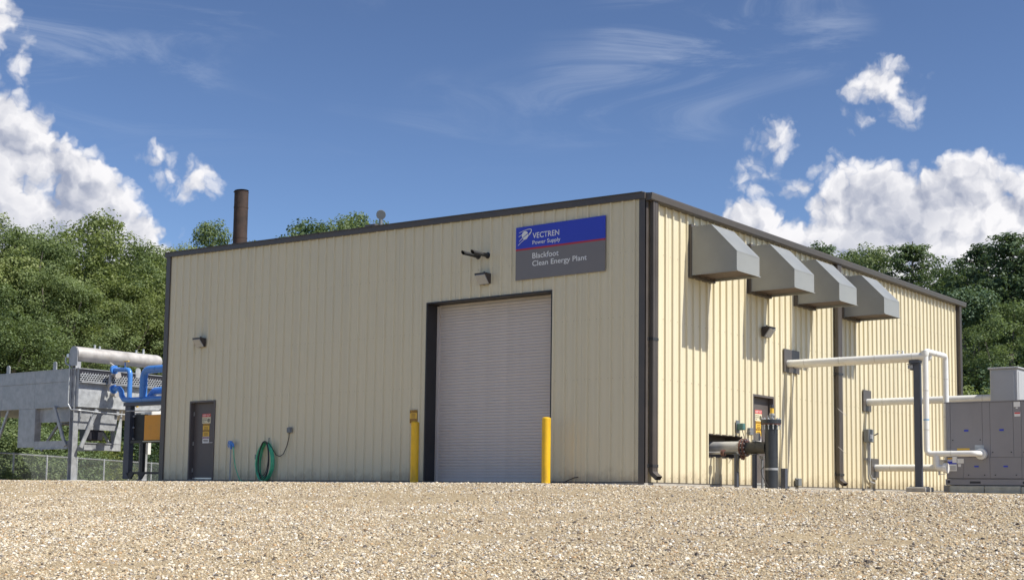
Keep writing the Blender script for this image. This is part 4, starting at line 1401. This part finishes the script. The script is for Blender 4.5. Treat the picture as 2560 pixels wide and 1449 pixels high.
bp = single('stub_post', MB().bbox((.90, 4.53, -.3), (1.02, 4.65, .41), .006), BLUED, 'short black post stub beside the tall black riser', 'post', origin=(.96, 4.59, 0), smooth=False)
zt_ = empty('wire_ties', (.15, 9.6, 1.6), 'thin pale wire ends sticking out at the middle downspout', 'wire')
m = MB()
for z in (2.02, 1.00):
    m.tube([(.15, 9.40, z+.10), (.28, 9.62, z-.08)], .005, n=5)
m.tube([(.15, 9.44, 2.10), (.28, 9.68, 1.93)], .005, n=5)
part('wire', m, ALU, zt_)

# ------------------------------------------------------------------ galvanised dry cooler left of the building
dc = empty('dry_cooler', (-26, 5, 0), 'large galvanised dry cooler raised on steel legs left of the building', 'cooler')
XR, YN, ZB, ZS, ZT = -23.74, 2.3, 2.46, 3.33, 3.75
part('casing', MB().bbox((-32.5, YN+.012, ZB), (XR-.012, 8.4, ZT-.02), .008), GALV, dc, False)
xx = -24.25
for w in (2.05, 2.05, 2.05, 2.0):
    part('side_sheet', MB().bbox((xx-w+.006, YN, ZB+.0), (xx, YN+.0115, ZS-.006), .003), GALV, dc, False)
    part('side_sheet', MB().bbox((xx-w+.006, YN-.012, ZS), (xx, YN+.0115, ZT), .003), GALV, dc, False)
    xx -= w
for k in range(3):
    part('end_sheet', MB().bbox((XR-.0115, YN+.02+2.0*k, ZB), (XR, YN+2.01+2.0*k, ZS-.02), .003), GALVB, dc, False)
m = MB(); m.box((-32.5, YN-.02, ZT-.02), (XR+.02, YN+.10, ZT+.012)); m.box((XR-.10, YN+.10, ZT-.02), (XR+.03, 8.4, ZT+.012))
part('top_rail', m, GALV, dc, False)
for (x, y) in ((-28.06, YN+.02), (-25.2, YN+.02), (-30.9, YN+.02)):
    g = MB(); pr = [(x-.10, y, ZT), (x+.10, y, ZT)] + [(x+.10*math.cos(a), y, ZT+.20+.10*math.sin(a)) for a in np.linspace(0, math.pi, 9)]
    g.prism(pr, (0, .03, 0)); part('lifting_lug', g, GALV, dc, False)
for y in (4.65, 7.2):
    g = MB(); pr = [(XR+.035, y-.10, ZT-.15), (XR+.035, y+.10, ZT-.15)] + [(XR+.035, y+.10*math.cos(a), ZT+.10+.10*math.sin(a)) for a in np.linspace(0, math.pi, 9)]
    g.prism(pr, (-.03, 0, 0)); part('lifting_lug', g, GALVB, dc, False)
# guard of expanded metal under the top rail
g = MB()
for r_ in range(4):
    for c_ in range(58):
        y = YN+.03+c_*.102+(.05 if r_ % 2 else 0); z = 3.345+r_*.07
        g.prism([(XR+.03, y, z), (XR+.03, y+.028, z), (XR+.03, y+.062, z+.066), (XR+.03, y+.034, z+.066)], (.008, 0, 0))
    g.box((XR+.028, YN+.02, 3.338+r_*.07), (XR+.042, 8.3, 3.356+r_*.07))
o = part('guard_mesh', g, GALVB, dc, False); o['kind'] = 'stuff'
part('guard_shelf', MB().box((XR, YN+.02, 3.27), (XR+.16, 8.3, 3.31)), GALV, dc, False)
part('guard_back', MB().box((XR+.001, YN+.02, 3.311), (XR+.006, 8.3, ZT-.03)), CABLE, dc, False)
# fan plenum hanging below
part('plenum_panel', MB().bbox((-27.22, YN, 1.12), (-26.2, YN+.02, ZB-.004), .004), GALV, dc, False)
part('plenum_panel', MB().bbox((-26.22, YN+.021, 1.12), (-26.2, 2.55, ZB-.004), .004), GALV, dc, False)
part('plenum_skirt', MB().box((-26.19, YN+.16, 1.98), (XR-.05, YN+.18, ZB-.004)), GALV, dc, False)
part('plenum_skirt', MB().box((XR-.18, YN+.18, 1.72), (XR-.16, 4.0, ZB-.004)), GALV, dc, False)
m = MB(); m.box((-26.19, YN, 1.05), (-24.2, YN+.05, 1.33)); m.box((-26.19, YN-.03, 1.05), (-24.2, YN, 1.08)); part('plenum_beam', m, GALV, dc, False)
m = MB(); m.box((XR-.05, YN+.32, 1.03), (XR, 4.05, 1.28)); m.box((XR, YN+.32, 1.255), (XR+.04, 4.05, 1.28)); part('plenum_beam', m, GALV, dc, False)
g = MB(); g.prism([(XR-.0, 4.06, 1.03), (XR+.62, 4.06, 1.03), (XR+.62, 4.06, 2.35)], (0, .03, 0))
g2 = MB(); g2.prism([(XR, 3.70, 1.03), (XR, 4.06, 1.03), (XR, 4.06, 2.42)], (.03, 0, 0)); part('end_gusset', g2, GALVB, dc, False)
m = MB(); m.cyl((-24.9, 3.2, 1.95), (-24.9, 3.2, 2.45), .62, n=28, caps=False); m.cyl((-24.9, 3.2, 1.95), (-24.9, 3.2, 1.91), .66, .70, n=28, caps=False); part('fan_ring', m, GALV, dc)
m = MB(); m.bbox((-24.55, 2.95, 1.36), (-23.95, 3.5, 1.92), .03); part('fan_motor', m, CABLE, dc, False)
m = MB(); m.box((-26.1, 3.9, 1.05), (-23.8, 4.0, 1.25)); m.box((-26.1, 3.9, 2.25), (-23.8, 4.0, ZB)); m.box((-24.1, 3.9, 1.25), (-24.0, 4.0, 2.25)); part('plenum_beam', m, GALV, dc, False)


def hbeam(m, x0, x1, y0, y1, z0, z1, t=.02):
    m.box((x0, y0, z0), (x0+t, y1, z1)); m.box((x1-t, y0, z0), (x1, y1, z1)); ym = (y0+y1)/2
    m.box((x0+t, ym-.01, z0), (x1-t, ym+.01, z1))


for (x, y) in ((-24.0, YN+.0), (-24.0, 5.15), (-28.9, YN+.1), (-28.9, 5.6), (-31.8, YN+.1)):
    m = MB(); near = (y == YN)
    hbeam(m, x-.12, x+.10, y-.03, y+.17, .03, 4.0 if near else ZB)
    lg_ = part('leg', m, GALV, dc, False)
    part('base_plate', MB().box((x-.28, y-.14, .012), (x+.31, y+.41, .03)), GALV, lg_, False)
    part('footing', MB().bbox((x-.42, y-.28, -.5), (x+.45, y+.55, .011), .02), CONC, lg_, False)


def brace(p, q, w=.075):
    m = MB(); p = Vector(p); q = Vector(q); d = (q-p).normalized(); s = Vector((0, 0, 1)).cross(d).normalized(); u = d.cross(s)
    m.prism([p+u*w-s*.03, p-u*w-s*.03, p-u*w+s*.03, p+u*w+s*.03], q-p)
    return part('brace', m, GALV, dc, False)


brace((-25.0, YN-.06, 2.5), (-24.25, YN-.06, 1.15), .06); brace((XR+.06, 3.02, 2.4), (XR+.06, 2.45, 1.1), .06)
brace((-28.0, YN+.1, 2.5), (-28.75, YN+.1, 1.15), .05); brace((-24.9, 3.85, 2.1), (-24.0, 3.85, 1.2), .05)
brace((-27.3, 4.2, 2.4), (-28.7, 4.2, 1.1), .05)
# header pipe along the top with bracket
g = MB(); pr = [(-24.26, YN-.05, 3.84), (-23.80, YN-.05, 3.84), (-23.80, YN-.05, 4.28)] + [(-24.03+.23*math.cos(a), YN-.05, 4.28+.23*math.sin(a)) for a in np.linspace(0, math.pi, 11)]
g.prism(pr, (0, .02, 0)); part('end_bracket', g, GALV, dc, False)
hd = part('header_pipe', MB().tube([(-24.0, YN-.03, 4.255), (-24.0, 5.62, 4.255), (-24.0, 5.72, 4.255), (-24.0, 5.79, 4.255)], [.245, .245, .21, .10], n=28), STEEL, dc)
for y, h in ((3.05, .10), (3.25, .07), (4.75, .08), (5.05, .14)):
    part('nozzle', MB().cyl((-24.0, y, 4.45), (-24.0, y, 4.52+h), .035, n=10), GALVB, hd)
m = MB(); m.bbox((-24.36, YN-.10, 4.12), (-24.24, YN+.02, 4.26), .02); part('sensor', m, ALU, dc, False)
m = MB().tube(fillet([(-24.42, YN-.08, 4.15), (-24.42, YN-.08, 3.92), (-24.16, YN-.08, 3.86), (-24.16, YN-.08, 2.55), (-23.98, YN-.08, 2.36), (-23.6, YN-.08, 2.34), (XR+.12, 3.2, 2.30), (XR+.12, 4.6, 2.28)], .12, 5), .022, n=8)
part('conduit', m, GALVB, dc)
m = MB()
for z in (3.62, 2.98):
    m.cyl((XR, 3.62, z), (XR+.28, 3.62, z), .075, n=14); m.cyl((XR+.26, 3.62, z), (XR+.31, 3.62, z), .13, n=16); m.cyl((XR+.20, 3.62, z), (XR+.24, 3.62, z), .13, n=16)
m.tube(fillet([(XR+.12, 3.45, 3.05), (XR+.18, 3.4, 3.3), (XR+.12, 3.45, 3.6)], .1, 4), .05, n=10)
m.tube([(-24.0, 3.6, 4.1), (-23.6, 3.62, 3.9), (-23.5, 3.62, 3.7)], .035, n=8)
part('inlet_valve', m, STEEL, dc)
m = MB(); m.box((XR+.02, 5.0, .95), (XR+.28, 5.12, 1.35)); m.box((XR-.0, 4.95, 1.05), (XR+.02, 5.2, 1.25))
part('terminal_box', m, WHITEP, dc, False)


# ------------------------------------------------------------------ blue pipe skid between cooler and building
def B(x, z, y=3.4):
    k = (y+23.8074)/(1.6+23.8074)
    return (15.0013+(x-15.0013)*k, y, -.2888+(z+.2888)*k)


sk = empty('pipe_skid', B(-19.6, 0.02), 'dark steel skid frame with blue pipework between cooler and building', 'pipe skid')
def vpost(x0, x1, z0, z1, y=3.4, d=.18, m=BLUED, nm='frame_post'):
    a = B(x0, z0, y); b = B(x1, z1, y)
    return part(nm, MB().box((a[0], y, a[2]), (b[0], y+d, b[2])), m, sk, False)
vpost(-20.15, -19.88, 0.05, 2.32)
vpost(-18.0, -17.8, 0.05, 2.32)
vpost(-20.15, -19.88, 0.05, 2.32, 5.0)
vpost(-19.30, -19.18, .22, 1.2, 3.45, .12, DARK)
a = B(-20.2, 2.32); b = B(-17.6, 2.43)
part('top_beam', MB().box((a[0], 3.36, a[2]), (b[0], 3.62, b[2])), BLUED, sk, False)
for z0, z1 in ((1.16, 1.24), (.20, .27)):
    a = B(-19.88, z0); b = B(-17.6, z1)
    part('cross_beam', MB().box((a[0], 3.42, a[2]), (b[0], 3.52, b[2])), DARK, sk, False)
for x in (-19.78, -19.24):
    p = [B(x-.2, .24), B(x+.2, .24), B(x+.03, .05), B(x-.03, .05)]
    part('foot_gusset', MB().prism([(q[0], 3.40, q[2]) for q in p], (0, .05, 0)), DARK, sk, False)
a = B(-19.86, 1.25); b = B(-19.22, 2.05)
part('dark_panel', MB().bbox((a[0], 3.55, a[2]), (b[0], 3.60, b[2]), .01), PBLK, sk, False)
for z in (1.3, 1.65, 2.0):
    for x in (-19.84, -19.22):
        p = B(x, z); part('bolt', MB().cyl((p[0], 3.55, p[2]), (p[0], 3.50, p[2]), .03, n=8), GALVB, sk)
a = B(-20.95, -.02); part('pad', MB().bbox((a[0], 3.0, -.5), (-18.4, 6.5, .02), .02), CONC, sk, False)
ox = empty('orange_unit', B(-18.75, 1.2, 3.5), 'orange painted heat exchanger box on the blue pipe skid', 'heat exchanger')
a = B(-19.18, 1.22); b = B(-17.5, 2.02)
part('cover', MB().bbox((a[0], 3.42, a[2]), (b[0], 3.50, b[2]), .012), ORANGE, ox, False)
part('plate_pack', MB().box((a[0]+.03, 3.5, a[2]+.03), (b[0], 4.2, b[2]-.03)), BOXG, ox, False)
part('bottom_edge', MB().box((a[0], 3.38, a[2]-.03), (b[0], 3.46, a[2]-.003)), PCRM, ox, False)
man = MB()
p0 = B(-20.2, 2.52); p1 = B(-19.6, 2.50); p2 = B(-17.4, 2.50)
pl_ = B
pts = [B(-20.78, 2.88), B(-20.52, 2.90), B(-20.38, 2.78), B(-20.36, 2.66), B(-20.22, 2.53), B(-19.9, 2.505), B(-17.2, 2.50)]
part('blue_pipe', MB().tube(fillet(pts, .12, 5), [.092]*len(fillet(pts, .12, 5)), n=18), BLUE, sk)
part('flange', MB().cyl(B(-20.82, 2.88), B(-20.76, 2.88), .15, n=18), BLUE, sk)
pts = [B(-20.78, 3.50), B(-19.97, 3.46), B(-19.96, 2.56)]
part('blue_pipe', MB().tube(fillet(pts, .22, 8), .082, n=18), BLUE, sk)
part('flange', MB().cyl(B(-20.84, 3.505), B(-20.76, 3.50), .15, n=18), BLUE, sk)
part('vent_valve', MB().cyl(B(-20.25, 3.5), B(-20.25, 3.72), .02, n=8), BLUE, sk)
p = B(-20.18, 3.73); part('valve_lever', MB().box((p[0]-.12, 3.37, p[2]-.012), (p[0]+.12, 3.43, p[2]+.02)), PYEL, sk, False)
pts = [B(-19.27, 2.56), B(-19.27, 3.42), B(-17.4, 3.42)]
part('blue_pipe', MB().tube(fillet(pts, .34, 9), .128, n=20), BLUE, sk)
part('blue_pipe', MB().tube(fillet([B(-18.9, 2.56, 3.9), B(-18.7, 2.74, 3.9), B(-17.6, 2.76, 3.9)], .2, 6), .13, n=18), BLUE, sk)
m = MB(); p = B(-19.7, 2.2, 4.4); m.bbox((p[0], 4.4, 2.15), (p[0]+1.0, 4.8, 2.40), .02); part('control_box', m, WHITEP, sk, False)
m = MB(); q = B(-19.6, 2.12, 4.2); m.bbox((q[0], 4.2, 2.12), (q[0]+.28, 4.4, 2.34), .02); part('actuator', m, BOXG, sk, False)
p = B(-19.55, 2.27, 3.9); part('beacon', MB().cyl((p[0], 3.9, p[2]), (p[0], 3.9, p[2]+.08), .05, n=12), YEL, sk)
p = [B(-20.1, 2.17, 3.34), B(-18.45, 2.13, 3.34), B(-18.32, 2.2, 3.34), B(-18.3, 2.5, 3.34)]
part('conduit', MB().tube(fillet(p, .1, 5), .02, n=8), GALVB, sk)

# ------------------------------------------------------------------ chain link fence
FA, FB = Vector((-28.8, -2.2, 0)), Vector((-47.5, 27.5, 0))
fdir = (FB-FA); FLEN = fdir.length; fdir.normalize()
fn = empty('chain_link_fence', tuple(FA+fdir*FLEN*.5 + Vector((0, 0, -.7))), 'galvanised chain link fence behind the cooler at the wood edge', 'fence')
FZ0, FZ1 = -.70, 1.13
s = 1.2
k0 = None
while s < FLEN:
    p = FA+fdir*s
    o_ = MB().cyl((p.x, p.y, FZ0-.1), (p.x, p.y, FZ1+.03), .036, n=10)
    part('fence_post', o_, GALVB, fn)
    s += 3.05
part('top_rail', MB().cyl((FA.x, FA.y, FZ1-.02), (FB.x, FB.y, FZ1-.02), .024, n=8), GALVB, fn)
m = MB(); H_ = FZ1+.05-FZ0
cell = .085
nn = int((FLEN+H_)/cell)
fo = Vector((fdir.y, -fdir.x, 0))
for k in range(nn):
    for sgn in (1, -1):
        a0 = k*cell - (H_ if sgn > 0 else 0)
        a1 = a0 + sgn*H_ if sgn > 0 else a0-H_
        # clip to the run
        z0, z1 = FZ0, FZ0+H_
        A, Bq = (a0, z0), (a1, z1)
        if min(A[0], Bq[0]) < 0 or max(A[0], Bq[0]) > FLEN: continue
        w = .006
        pa = FA+fdir*(A[0]-w)+fo*.03; pb = FA+fdir*(A[0]+w)+fo*.03; pc = FA+fdir*(Bq[0]+w)+fo*.03; pd = FA+fdir*(Bq[0]-w)+fo*.03
        m.add([(pa.x, pa.y, z0), (pb.x, pb.y, z0), (pc.x, pc.y, z1), (pd.x, pd.y, z1)], [(0, 1, 2, 3)])
o = part('wire_mesh', m, BOXG, fn, False); o['kind'] = 'stuff'


# ------------------------------------------------------------------ trees
def leaf_mesh(name, cen, nrm, ln, wd, val, m):
    n = len(cen)
    r = RNG.normal(size=(n, 3))
    nrm = nrm/np.linalg.norm(nrm, axis=1, keepdims=True)
    u = np.cross(nrm, r); u /= np.linalg.norm(u, axis=1, keepdims=True)+1e-9
    v = np.cross(nrm, u)
    ln = ln[:, None]*.5; wd = wd[:, None]*.5
    droop = nrm*ln*.35
    co = np.stack([cen+u*ln-droop, cen+v*wd, cen-u*ln-droop, cen-v*wd], 1).reshape(-1, 3)
    me = bpy.data.meshes.new(name)
    me.vertices.add(4*n); me.vertices.foreach_set('co', co.ravel().astype(np.float32))
    me.loops.add(4*n); me.loops.foreach_set('vertex_index', np.arange(4*n, dtype=np.int32))
    me.polygons.add(n)
    me.polygons.foreach_set('loop_start', np.arange(0, 4*n, 4, dtype=np.int32))
    me.polygons.foreach_set('loop_total', np.full(n, 4, dtype=np.int32))
    me.update()
    a = me.attributes.new('leaf', 'FLOAT', 'FACE'); a.data.foreach_set('value', np.clip(val, 0, 1).astype(np.float32))
    me.materials.append(m)
    return me


def clump_leaves(centers, radii, per, flat=1.0):
    """leaves on the shells of many small clumps"""
    C = np.repeat(centers, per, 0); R = np.repeat(radii, per)
    d = RNG.normal(size=(len(C), 3)); d /= np.linalg.norm(d, axis=1, keepdims=True)
    rr = R*(0.35+0.75*RNG.random(len(C))**0.6)
    off = d*rr[:, None]; off[:, 2] *= flat
    nrm = d*0.8 + RNG.normal(size=d.shape)*0.45 + np.array([.25, -.05, .6])
    v = np.repeat(RNG.random(len(centers)), per)*0.45 + RNG.random(len(C))*0.55
    return C+off, nrm, v


def broad_tree(seed, H, rx, lobes=20, clumps=30, per=95, leaf=.135, m=LEAF_A, low=.22, gap=1.0):
    global RNG
    RNG = np.random.default_rng(seed)
    zc = H*(.5+low/2+.03); rz = H*(1-low)/2
    lc = []; lr = []
    k = 0
    while len(lc) < lobes:
        p = RNG.normal(size=3); p /= np.linalg.norm(p)
        p *= (0.30+0.52*RNG.random()**.5)
        q = np.array([p[0]*rx, p[1]*rx, zc+p[2]*rz])
        r_ = H*(.105+.075*RNG.random())
        if p[2] > .45: r_ *= .75
        lc.append(q); lr.append(r_)
    lc.append(np.array([RNG.normal()*.3, RNG.normal()*.3, H*.93])); lr.append(H*.075)
    lc = np.array(lc); lr = np.array(lr)
    d = RNG.normal(size=(len(lc)*clumps, 3)); d /= np.linalg.norm(d, axis=1, keepdims=True)
    C = np.repeat(lc, clumps, 0) + d*(np.repeat(lr, clumps)*(.55+.55*RNG.random(len(d))))[:, None]*np.array([1, 1, .85])
    rad = H*(.022+.030*RNG.random(len(C)))
    cen, nrm, v = clump_leaves(C, rad, per, .8)
    cen[:, 2] *= H/np.quantile(cen[:, 2], .9995)
    ln = leaf*(.7+.7*RNG.random(len(cen)))
    crown = leaf_mesh('crown', cen, nrm, ln, ln*.62, v, m)
    tr = MB()
    r0 = H*.017
    tp = [(0, 0, -.4), (.05*RNG.normal(), .05*RNG.normal(), H*.15), (.2*RNG.normal(), .2*RNG.normal(), H*.36), (.25*RNG.normal(), .25*RNG.normal(), H*.6), (.3*RNG.normal(), .3*RNG.normal(), H*.80)]
    tr.tube(tp, [r0*1.25, r0, r0*.8, r0*.5, r0*.15], n=9)
    for i in range(0, len(lc)):
        b0 = Vector(tp[2])*(.4)+Vector(tp[3])*.6 if i % 2 else Vector(tp[2])
        e_ = Vector(lc[i]); mid = b0.lerp(e_, .5)+Vector((0, 0, -H*.02))
        tr.tube([b0, mid, e_], [r0*.50, r0*.34, r0*.12], n=6)
    return crown, tr


def pine_tree(seed, H, rx, m=LEAF_C):
    global RNG
    RNG = np.random.default_rng(seed)
    tr = MB(); r0 = H*.014
    tr.tube([(0, 0, -.4), (0.05, 0, H*.3), (-.08, .05, H*.6), (0.03, 0, H*.98)], [r0*1.2, r0, r0*.65, r0*.12], n=8)
    C = []; R_ = []
    z = H*.16
    while z < H*.98:
        t = (z-H*.16)/(H*.84)
        env = rx*(1-t)**.62*(.75+.25*math.sin(t*9+seed))+.25
        nb = 5 if t < .8 else 4
        a0 = RNG.random()*6.28
        for b in range(nb):
            a = a0+b*6.283/nb+RNG.normal()*.25
            L = env*(.6+.55*RNG.random())
            rise = L*(.10+.28*t+RNG.normal()*.06)
            tip = np.array([math.cos(a)*L, math.sin(a)*L, z+rise])
            tr.tube([(0, 0, z), (tip[0]*.5, tip[1]*.5, z+rise*.25), tuple(tip)], [r0*.26, r0*.16, r0*.04], n=5)
            for s in np.linspace(.35, 1.05, max(3, int(L/.42))):
                C.append(np.array([tip[0]*s, tip[1]*s, z+rise*s**1.6])+RNG.normal(size=3)*np.array([.16, .16, .07])); R_.append(.30+.22*RNG.random())
        z += H*.036*(.8+.4*RNG.random())
    C = np.array(C); R_ = np.array(R_)
    cen, nrm, v = clump_leaves(C, R_, 62, .55)
    ln = .20*(.7+.6*RNG.random(len(cen)))
    return leaf_mesh('crown', cen, nrm, ln, ln*.36, v, m), tr


def bush(seed, H, rx, m):
    global RNG
    RNG = np.random.default_rng(seed)
    n = 190
    d = RNG.normal(size=(n, 3)); d /= np.linalg.norm(d, axis=1, keepdims=True); d[:, 2] = np.abs(d[:, 2])
    C = d*np.array([rx, rx, H*.85])*(.45+.5*RNG.random(n))[:, None] + np.array([0, 0, H*.08])
    cen, nrm, v = clump_leaves(C, .35+.4*RNG.random(n), 110, .85)
    ln = .135*(.7+.7*RNG.random(len(cen)))
    tr = MB()
    for k in range(6):
        e_ = C[k*7]; tr.tube([(0, 0, -.3), tuple(e_*np.array([.4, .4, .55])), tuple(e_)], [.07, .045, .012], n=5)
    return leaf_mesh('foliage', cen, nrm, ln, ln*.6, v, m), tr


PROTO = {}
def proto(kind):
    if kind in PROTO: return PROTO[kind]
    k = dict(a=lambda: broad_tree(21, 14, 4.6, leaf=.115, per=110, m=LEAF_A), b=lambda: broad_tree(35, 15, 4.2, 22, 26, 95, .155, m=LEAF_A, low=.16), c=lambda: broad_tree(47, 14, 4.8, 18, m=LEAF_B),
             d=lambda: broad_tree(58, 14, 4.0, 19, 30, 95, .13, LEAF_B, .12), e=lambda: broad_tree(63, 14, 4.4, 16, 24, 90, .16, m=LEAF_C, low=.10),
             p=lambda: pine_tree(71, 15, 3.6), q=lambda: pine_tree(88, 15, 3.0), s=lambda: bush(91, 6.0, 3.2, LEAF_A), t=lambda: bush(97, 6.0, 3.4, LEAF_B), u=lambda: bush(99, 6.0, 3.1, LEAF_C))[kind]
    H = dict(a=14, b=15, c=14, d=14, e=14, p=15, q=15, s=6.0, t=6.0, u=6.0)[kind]
    crown, tr = k()
    tm = mesh_of('trunk', tr); tm.materials.append(BARK)
    PROTO[kind] = (crown, tm, H)
    return PROTO[kind]


def plant(kind, x, y, h, rot, label, wide=1.0):
    crown, tm, H = proto(kind)
    small = kind in 'stu'
    nm = 'shrub' if small else ('pine_tree' if kind in 'pq' else 'leafy_tree')
    e_ = empty(nm, (x, y, -.78), label, 'shrub' if small else 'tree', 'trees and shrubs round the yard')
    e_.rotation_euler = (0, 0, rot); k = h/H; e_.scale = (k*wide, k*wide, k)
    for n_, me in (('foliage' if small else 'crown', crown), ('stems' if small else 'trunk', tm)):
        o_ = bpy.data.objects.new(n_, me); COL.objects.link(o_); o_.parent = e_
    return e_


def polar(px, D):
    a = YAW+math.atan((px-1280)/3321.13)
    return CAM.x+math.sin(a)*D, CAM.y+math.cos(a)*D


def topz(px, py, D):
    hz = 1236.1+.0132*(px-1280)
    return CAM.z + D*math.cos(math.atan((px-1280)/3321.13))*(hz-py)/3321.13 + .78


TREES = [
    ('b', -70, 520, 78, 0.3, 1.1, 'tall leafy tree at the left picture edge above the cooler'),
    ('a', 45, 560, 78, 1.2, 1.0, 'leafy tree above the left end of the cooler, second from the left edge'),
    ('b', 222, 528, 84, 2.2, 1.05, 'tallest light green tree standing behind the cooler header pipe'),
    ('c', 335, 596, 86, 4.0, 1.0, 'leafy tree just left of the shaded wall corner'),
    ('a', 428, 600, 90, 5.1, 0.9, 'leafy tree peeping over the upper left corner of the shaded wall'),
    ('d', 515, 545, 92, 0.9, 0.8, 'slim leafy tree over the roof left of the rusty stack'),
    ('c', 575, 592, 100, 3.3, 0.8, 'low tree crown just left of the rusty stack'),
    ('e', 748, 545, 100, 2.6, 0.95, 'round tree crown over the roof right of the rusty stack'),
    ('c', 862, 531, 98, 1.9, 0.95, 'round tree crown over the roof left of the roof vent'),
    ('d', -20, 700, 72, 2.9, 1.2, 'shorter leafy tree low at the left edge over the cooler end'),
    ('a', 120, 668, 76, 0.5, 1.2, 'shorter leafy tree over the middle of the cooler side'),
    ('c', 285, 690, 80, 3.6, 1.2, 'shorter leafy tree over the header pipe'),
    ('d', 395, 720, 84, 5.6, 1.2, 'shorter leafy tree beside the shaded wall edge'),
    ('q', 2052, 607, 112, 1.0, 1.1, 'small tree top over the eave nearest the big cloud'),
    ('c', 2105, 622, 108, 2.0, 0.8, 'second small tree top over the eave'),
    ('d', 2185, 612, 100, 3.9, 1.0, 'dark tree over the eave above the farthest hood'),
    ('p', 2290, 584, 97, 0.2, 1.2, 'pointed pine rising over the eave near its far end'),
    ('e', 2372, 655, 92, 2.4, 1.0, 'dark leafy tree beyond the far end of the gutter'),
    ('p', 2462, 592, 88, 4.1, 1.3, 'tall dark pine behind the light cabinet'),
    ('q', 2545, 580, 84, 5.2, 1.4, 'tallest dark pine at the right picture edge'),
    ('e', 2640, 600, 84, 1.4, 1.1, 'dark leafy tree half outside the right picture edge'),
    ('e', 2432, 715, 76, 0.7, 1.15, 'dense dark tree right beside the far wall corner'),
    ('c', 2530, 745, 75, 3.1, 1.2, 'dense dark tree above the light cabinet'),
]
for kind, px, py, D, rot, wide, lab in TREES:
    x, y = polar(px, D)
    plant(kind, round(x, 2), round(y, 2), topz(px, py, D), rot, lab, wide)
SHRUBS = [
    ('s', 20, 1010, 68, 0.2, 1.3, 'bright shrub behind the fence at the left picture edge'),
    ('t', 115, 1000, 71, 1.2, 1.3, 'green shrub seen under the cooler between its legs'),
    ('s', 215, 1040, 75, 2.2, 1.3, 'low shrub behind the fence right of the near cooler leg'),
    ('u', 300, 1030, 79, 3.2, 1.4, 'dark shrub behind the fence at the blue skid'),
    ('u', 372, 1010, 82, 4.2, 1.4, 'dark shrub behind the orange box'),
    ('s', 15, 1158, 57.5, 5.0, 0.9, 'pale low shrub in front of the fence at the left edge'),
    ('t', 2425, 890, 72, 0.9, 1.2, 'dark shrub right of the far wall corner'),
    ('s', 2440, 935, 68, 1.7, 1.1, 'yellow green shrub between far wall corner and light cabinet'),
    ('u', 2500, 860, 73, 2.7, 1.3, 'dark shrub behind the light cabinet'),
]
for kind, px, py, D, rot, wide, lab in SHRUBS:
    x, y = polar(px, D)
    h = topz(px, py, D)
    plant(kind, round(x, 2), round(y, 2), h, rot, lab, wide*1.5 if h < 2.2 else wide)

# the wood behind reads as one mass
RNG = np.random.default_rng(5)
C = []; R_ = []
for (p0, p1, D0, D1, h0, h1, cnt) in ((-260, 700, 84, 104, 3, 11.5, 620), (690, 960, 104, 112, 8, 14, 90), (2000, 2820, 96, 116, 3, 12.5, 620), (2360, 2800, 80, 92, 1, 9, 220)):
    for k in range(cnt):
        px = p0+(p1-p0)*RNG.random(); D = D0+(D1-D0)*RNG.random()
        x, y = polar(px, D)
        C.append((x, y, -.6+(h0*.2+(h1-h0*.2)*RNG.random()**.8))); R_.append(.9+.9*RNG.random())
C = np.array(C); R_ = np.array(R_)
cen, nrm, v = clump_leaves(C, R_, 90, .85)
ln = .27*(.7+.7*RNG.random(len(cen)))
me = leaf_mesh('woodland', cen, nrm, ln, ln*.62, v*.8, LEAF_C)
o = bpy.data.objects.new('woodland', me); COL.objects.link(o)
o['kind'] = 'stuff'; o['label'] = 'deep green woodland closing the view behind the trees'; o['category'] = 'woodland'
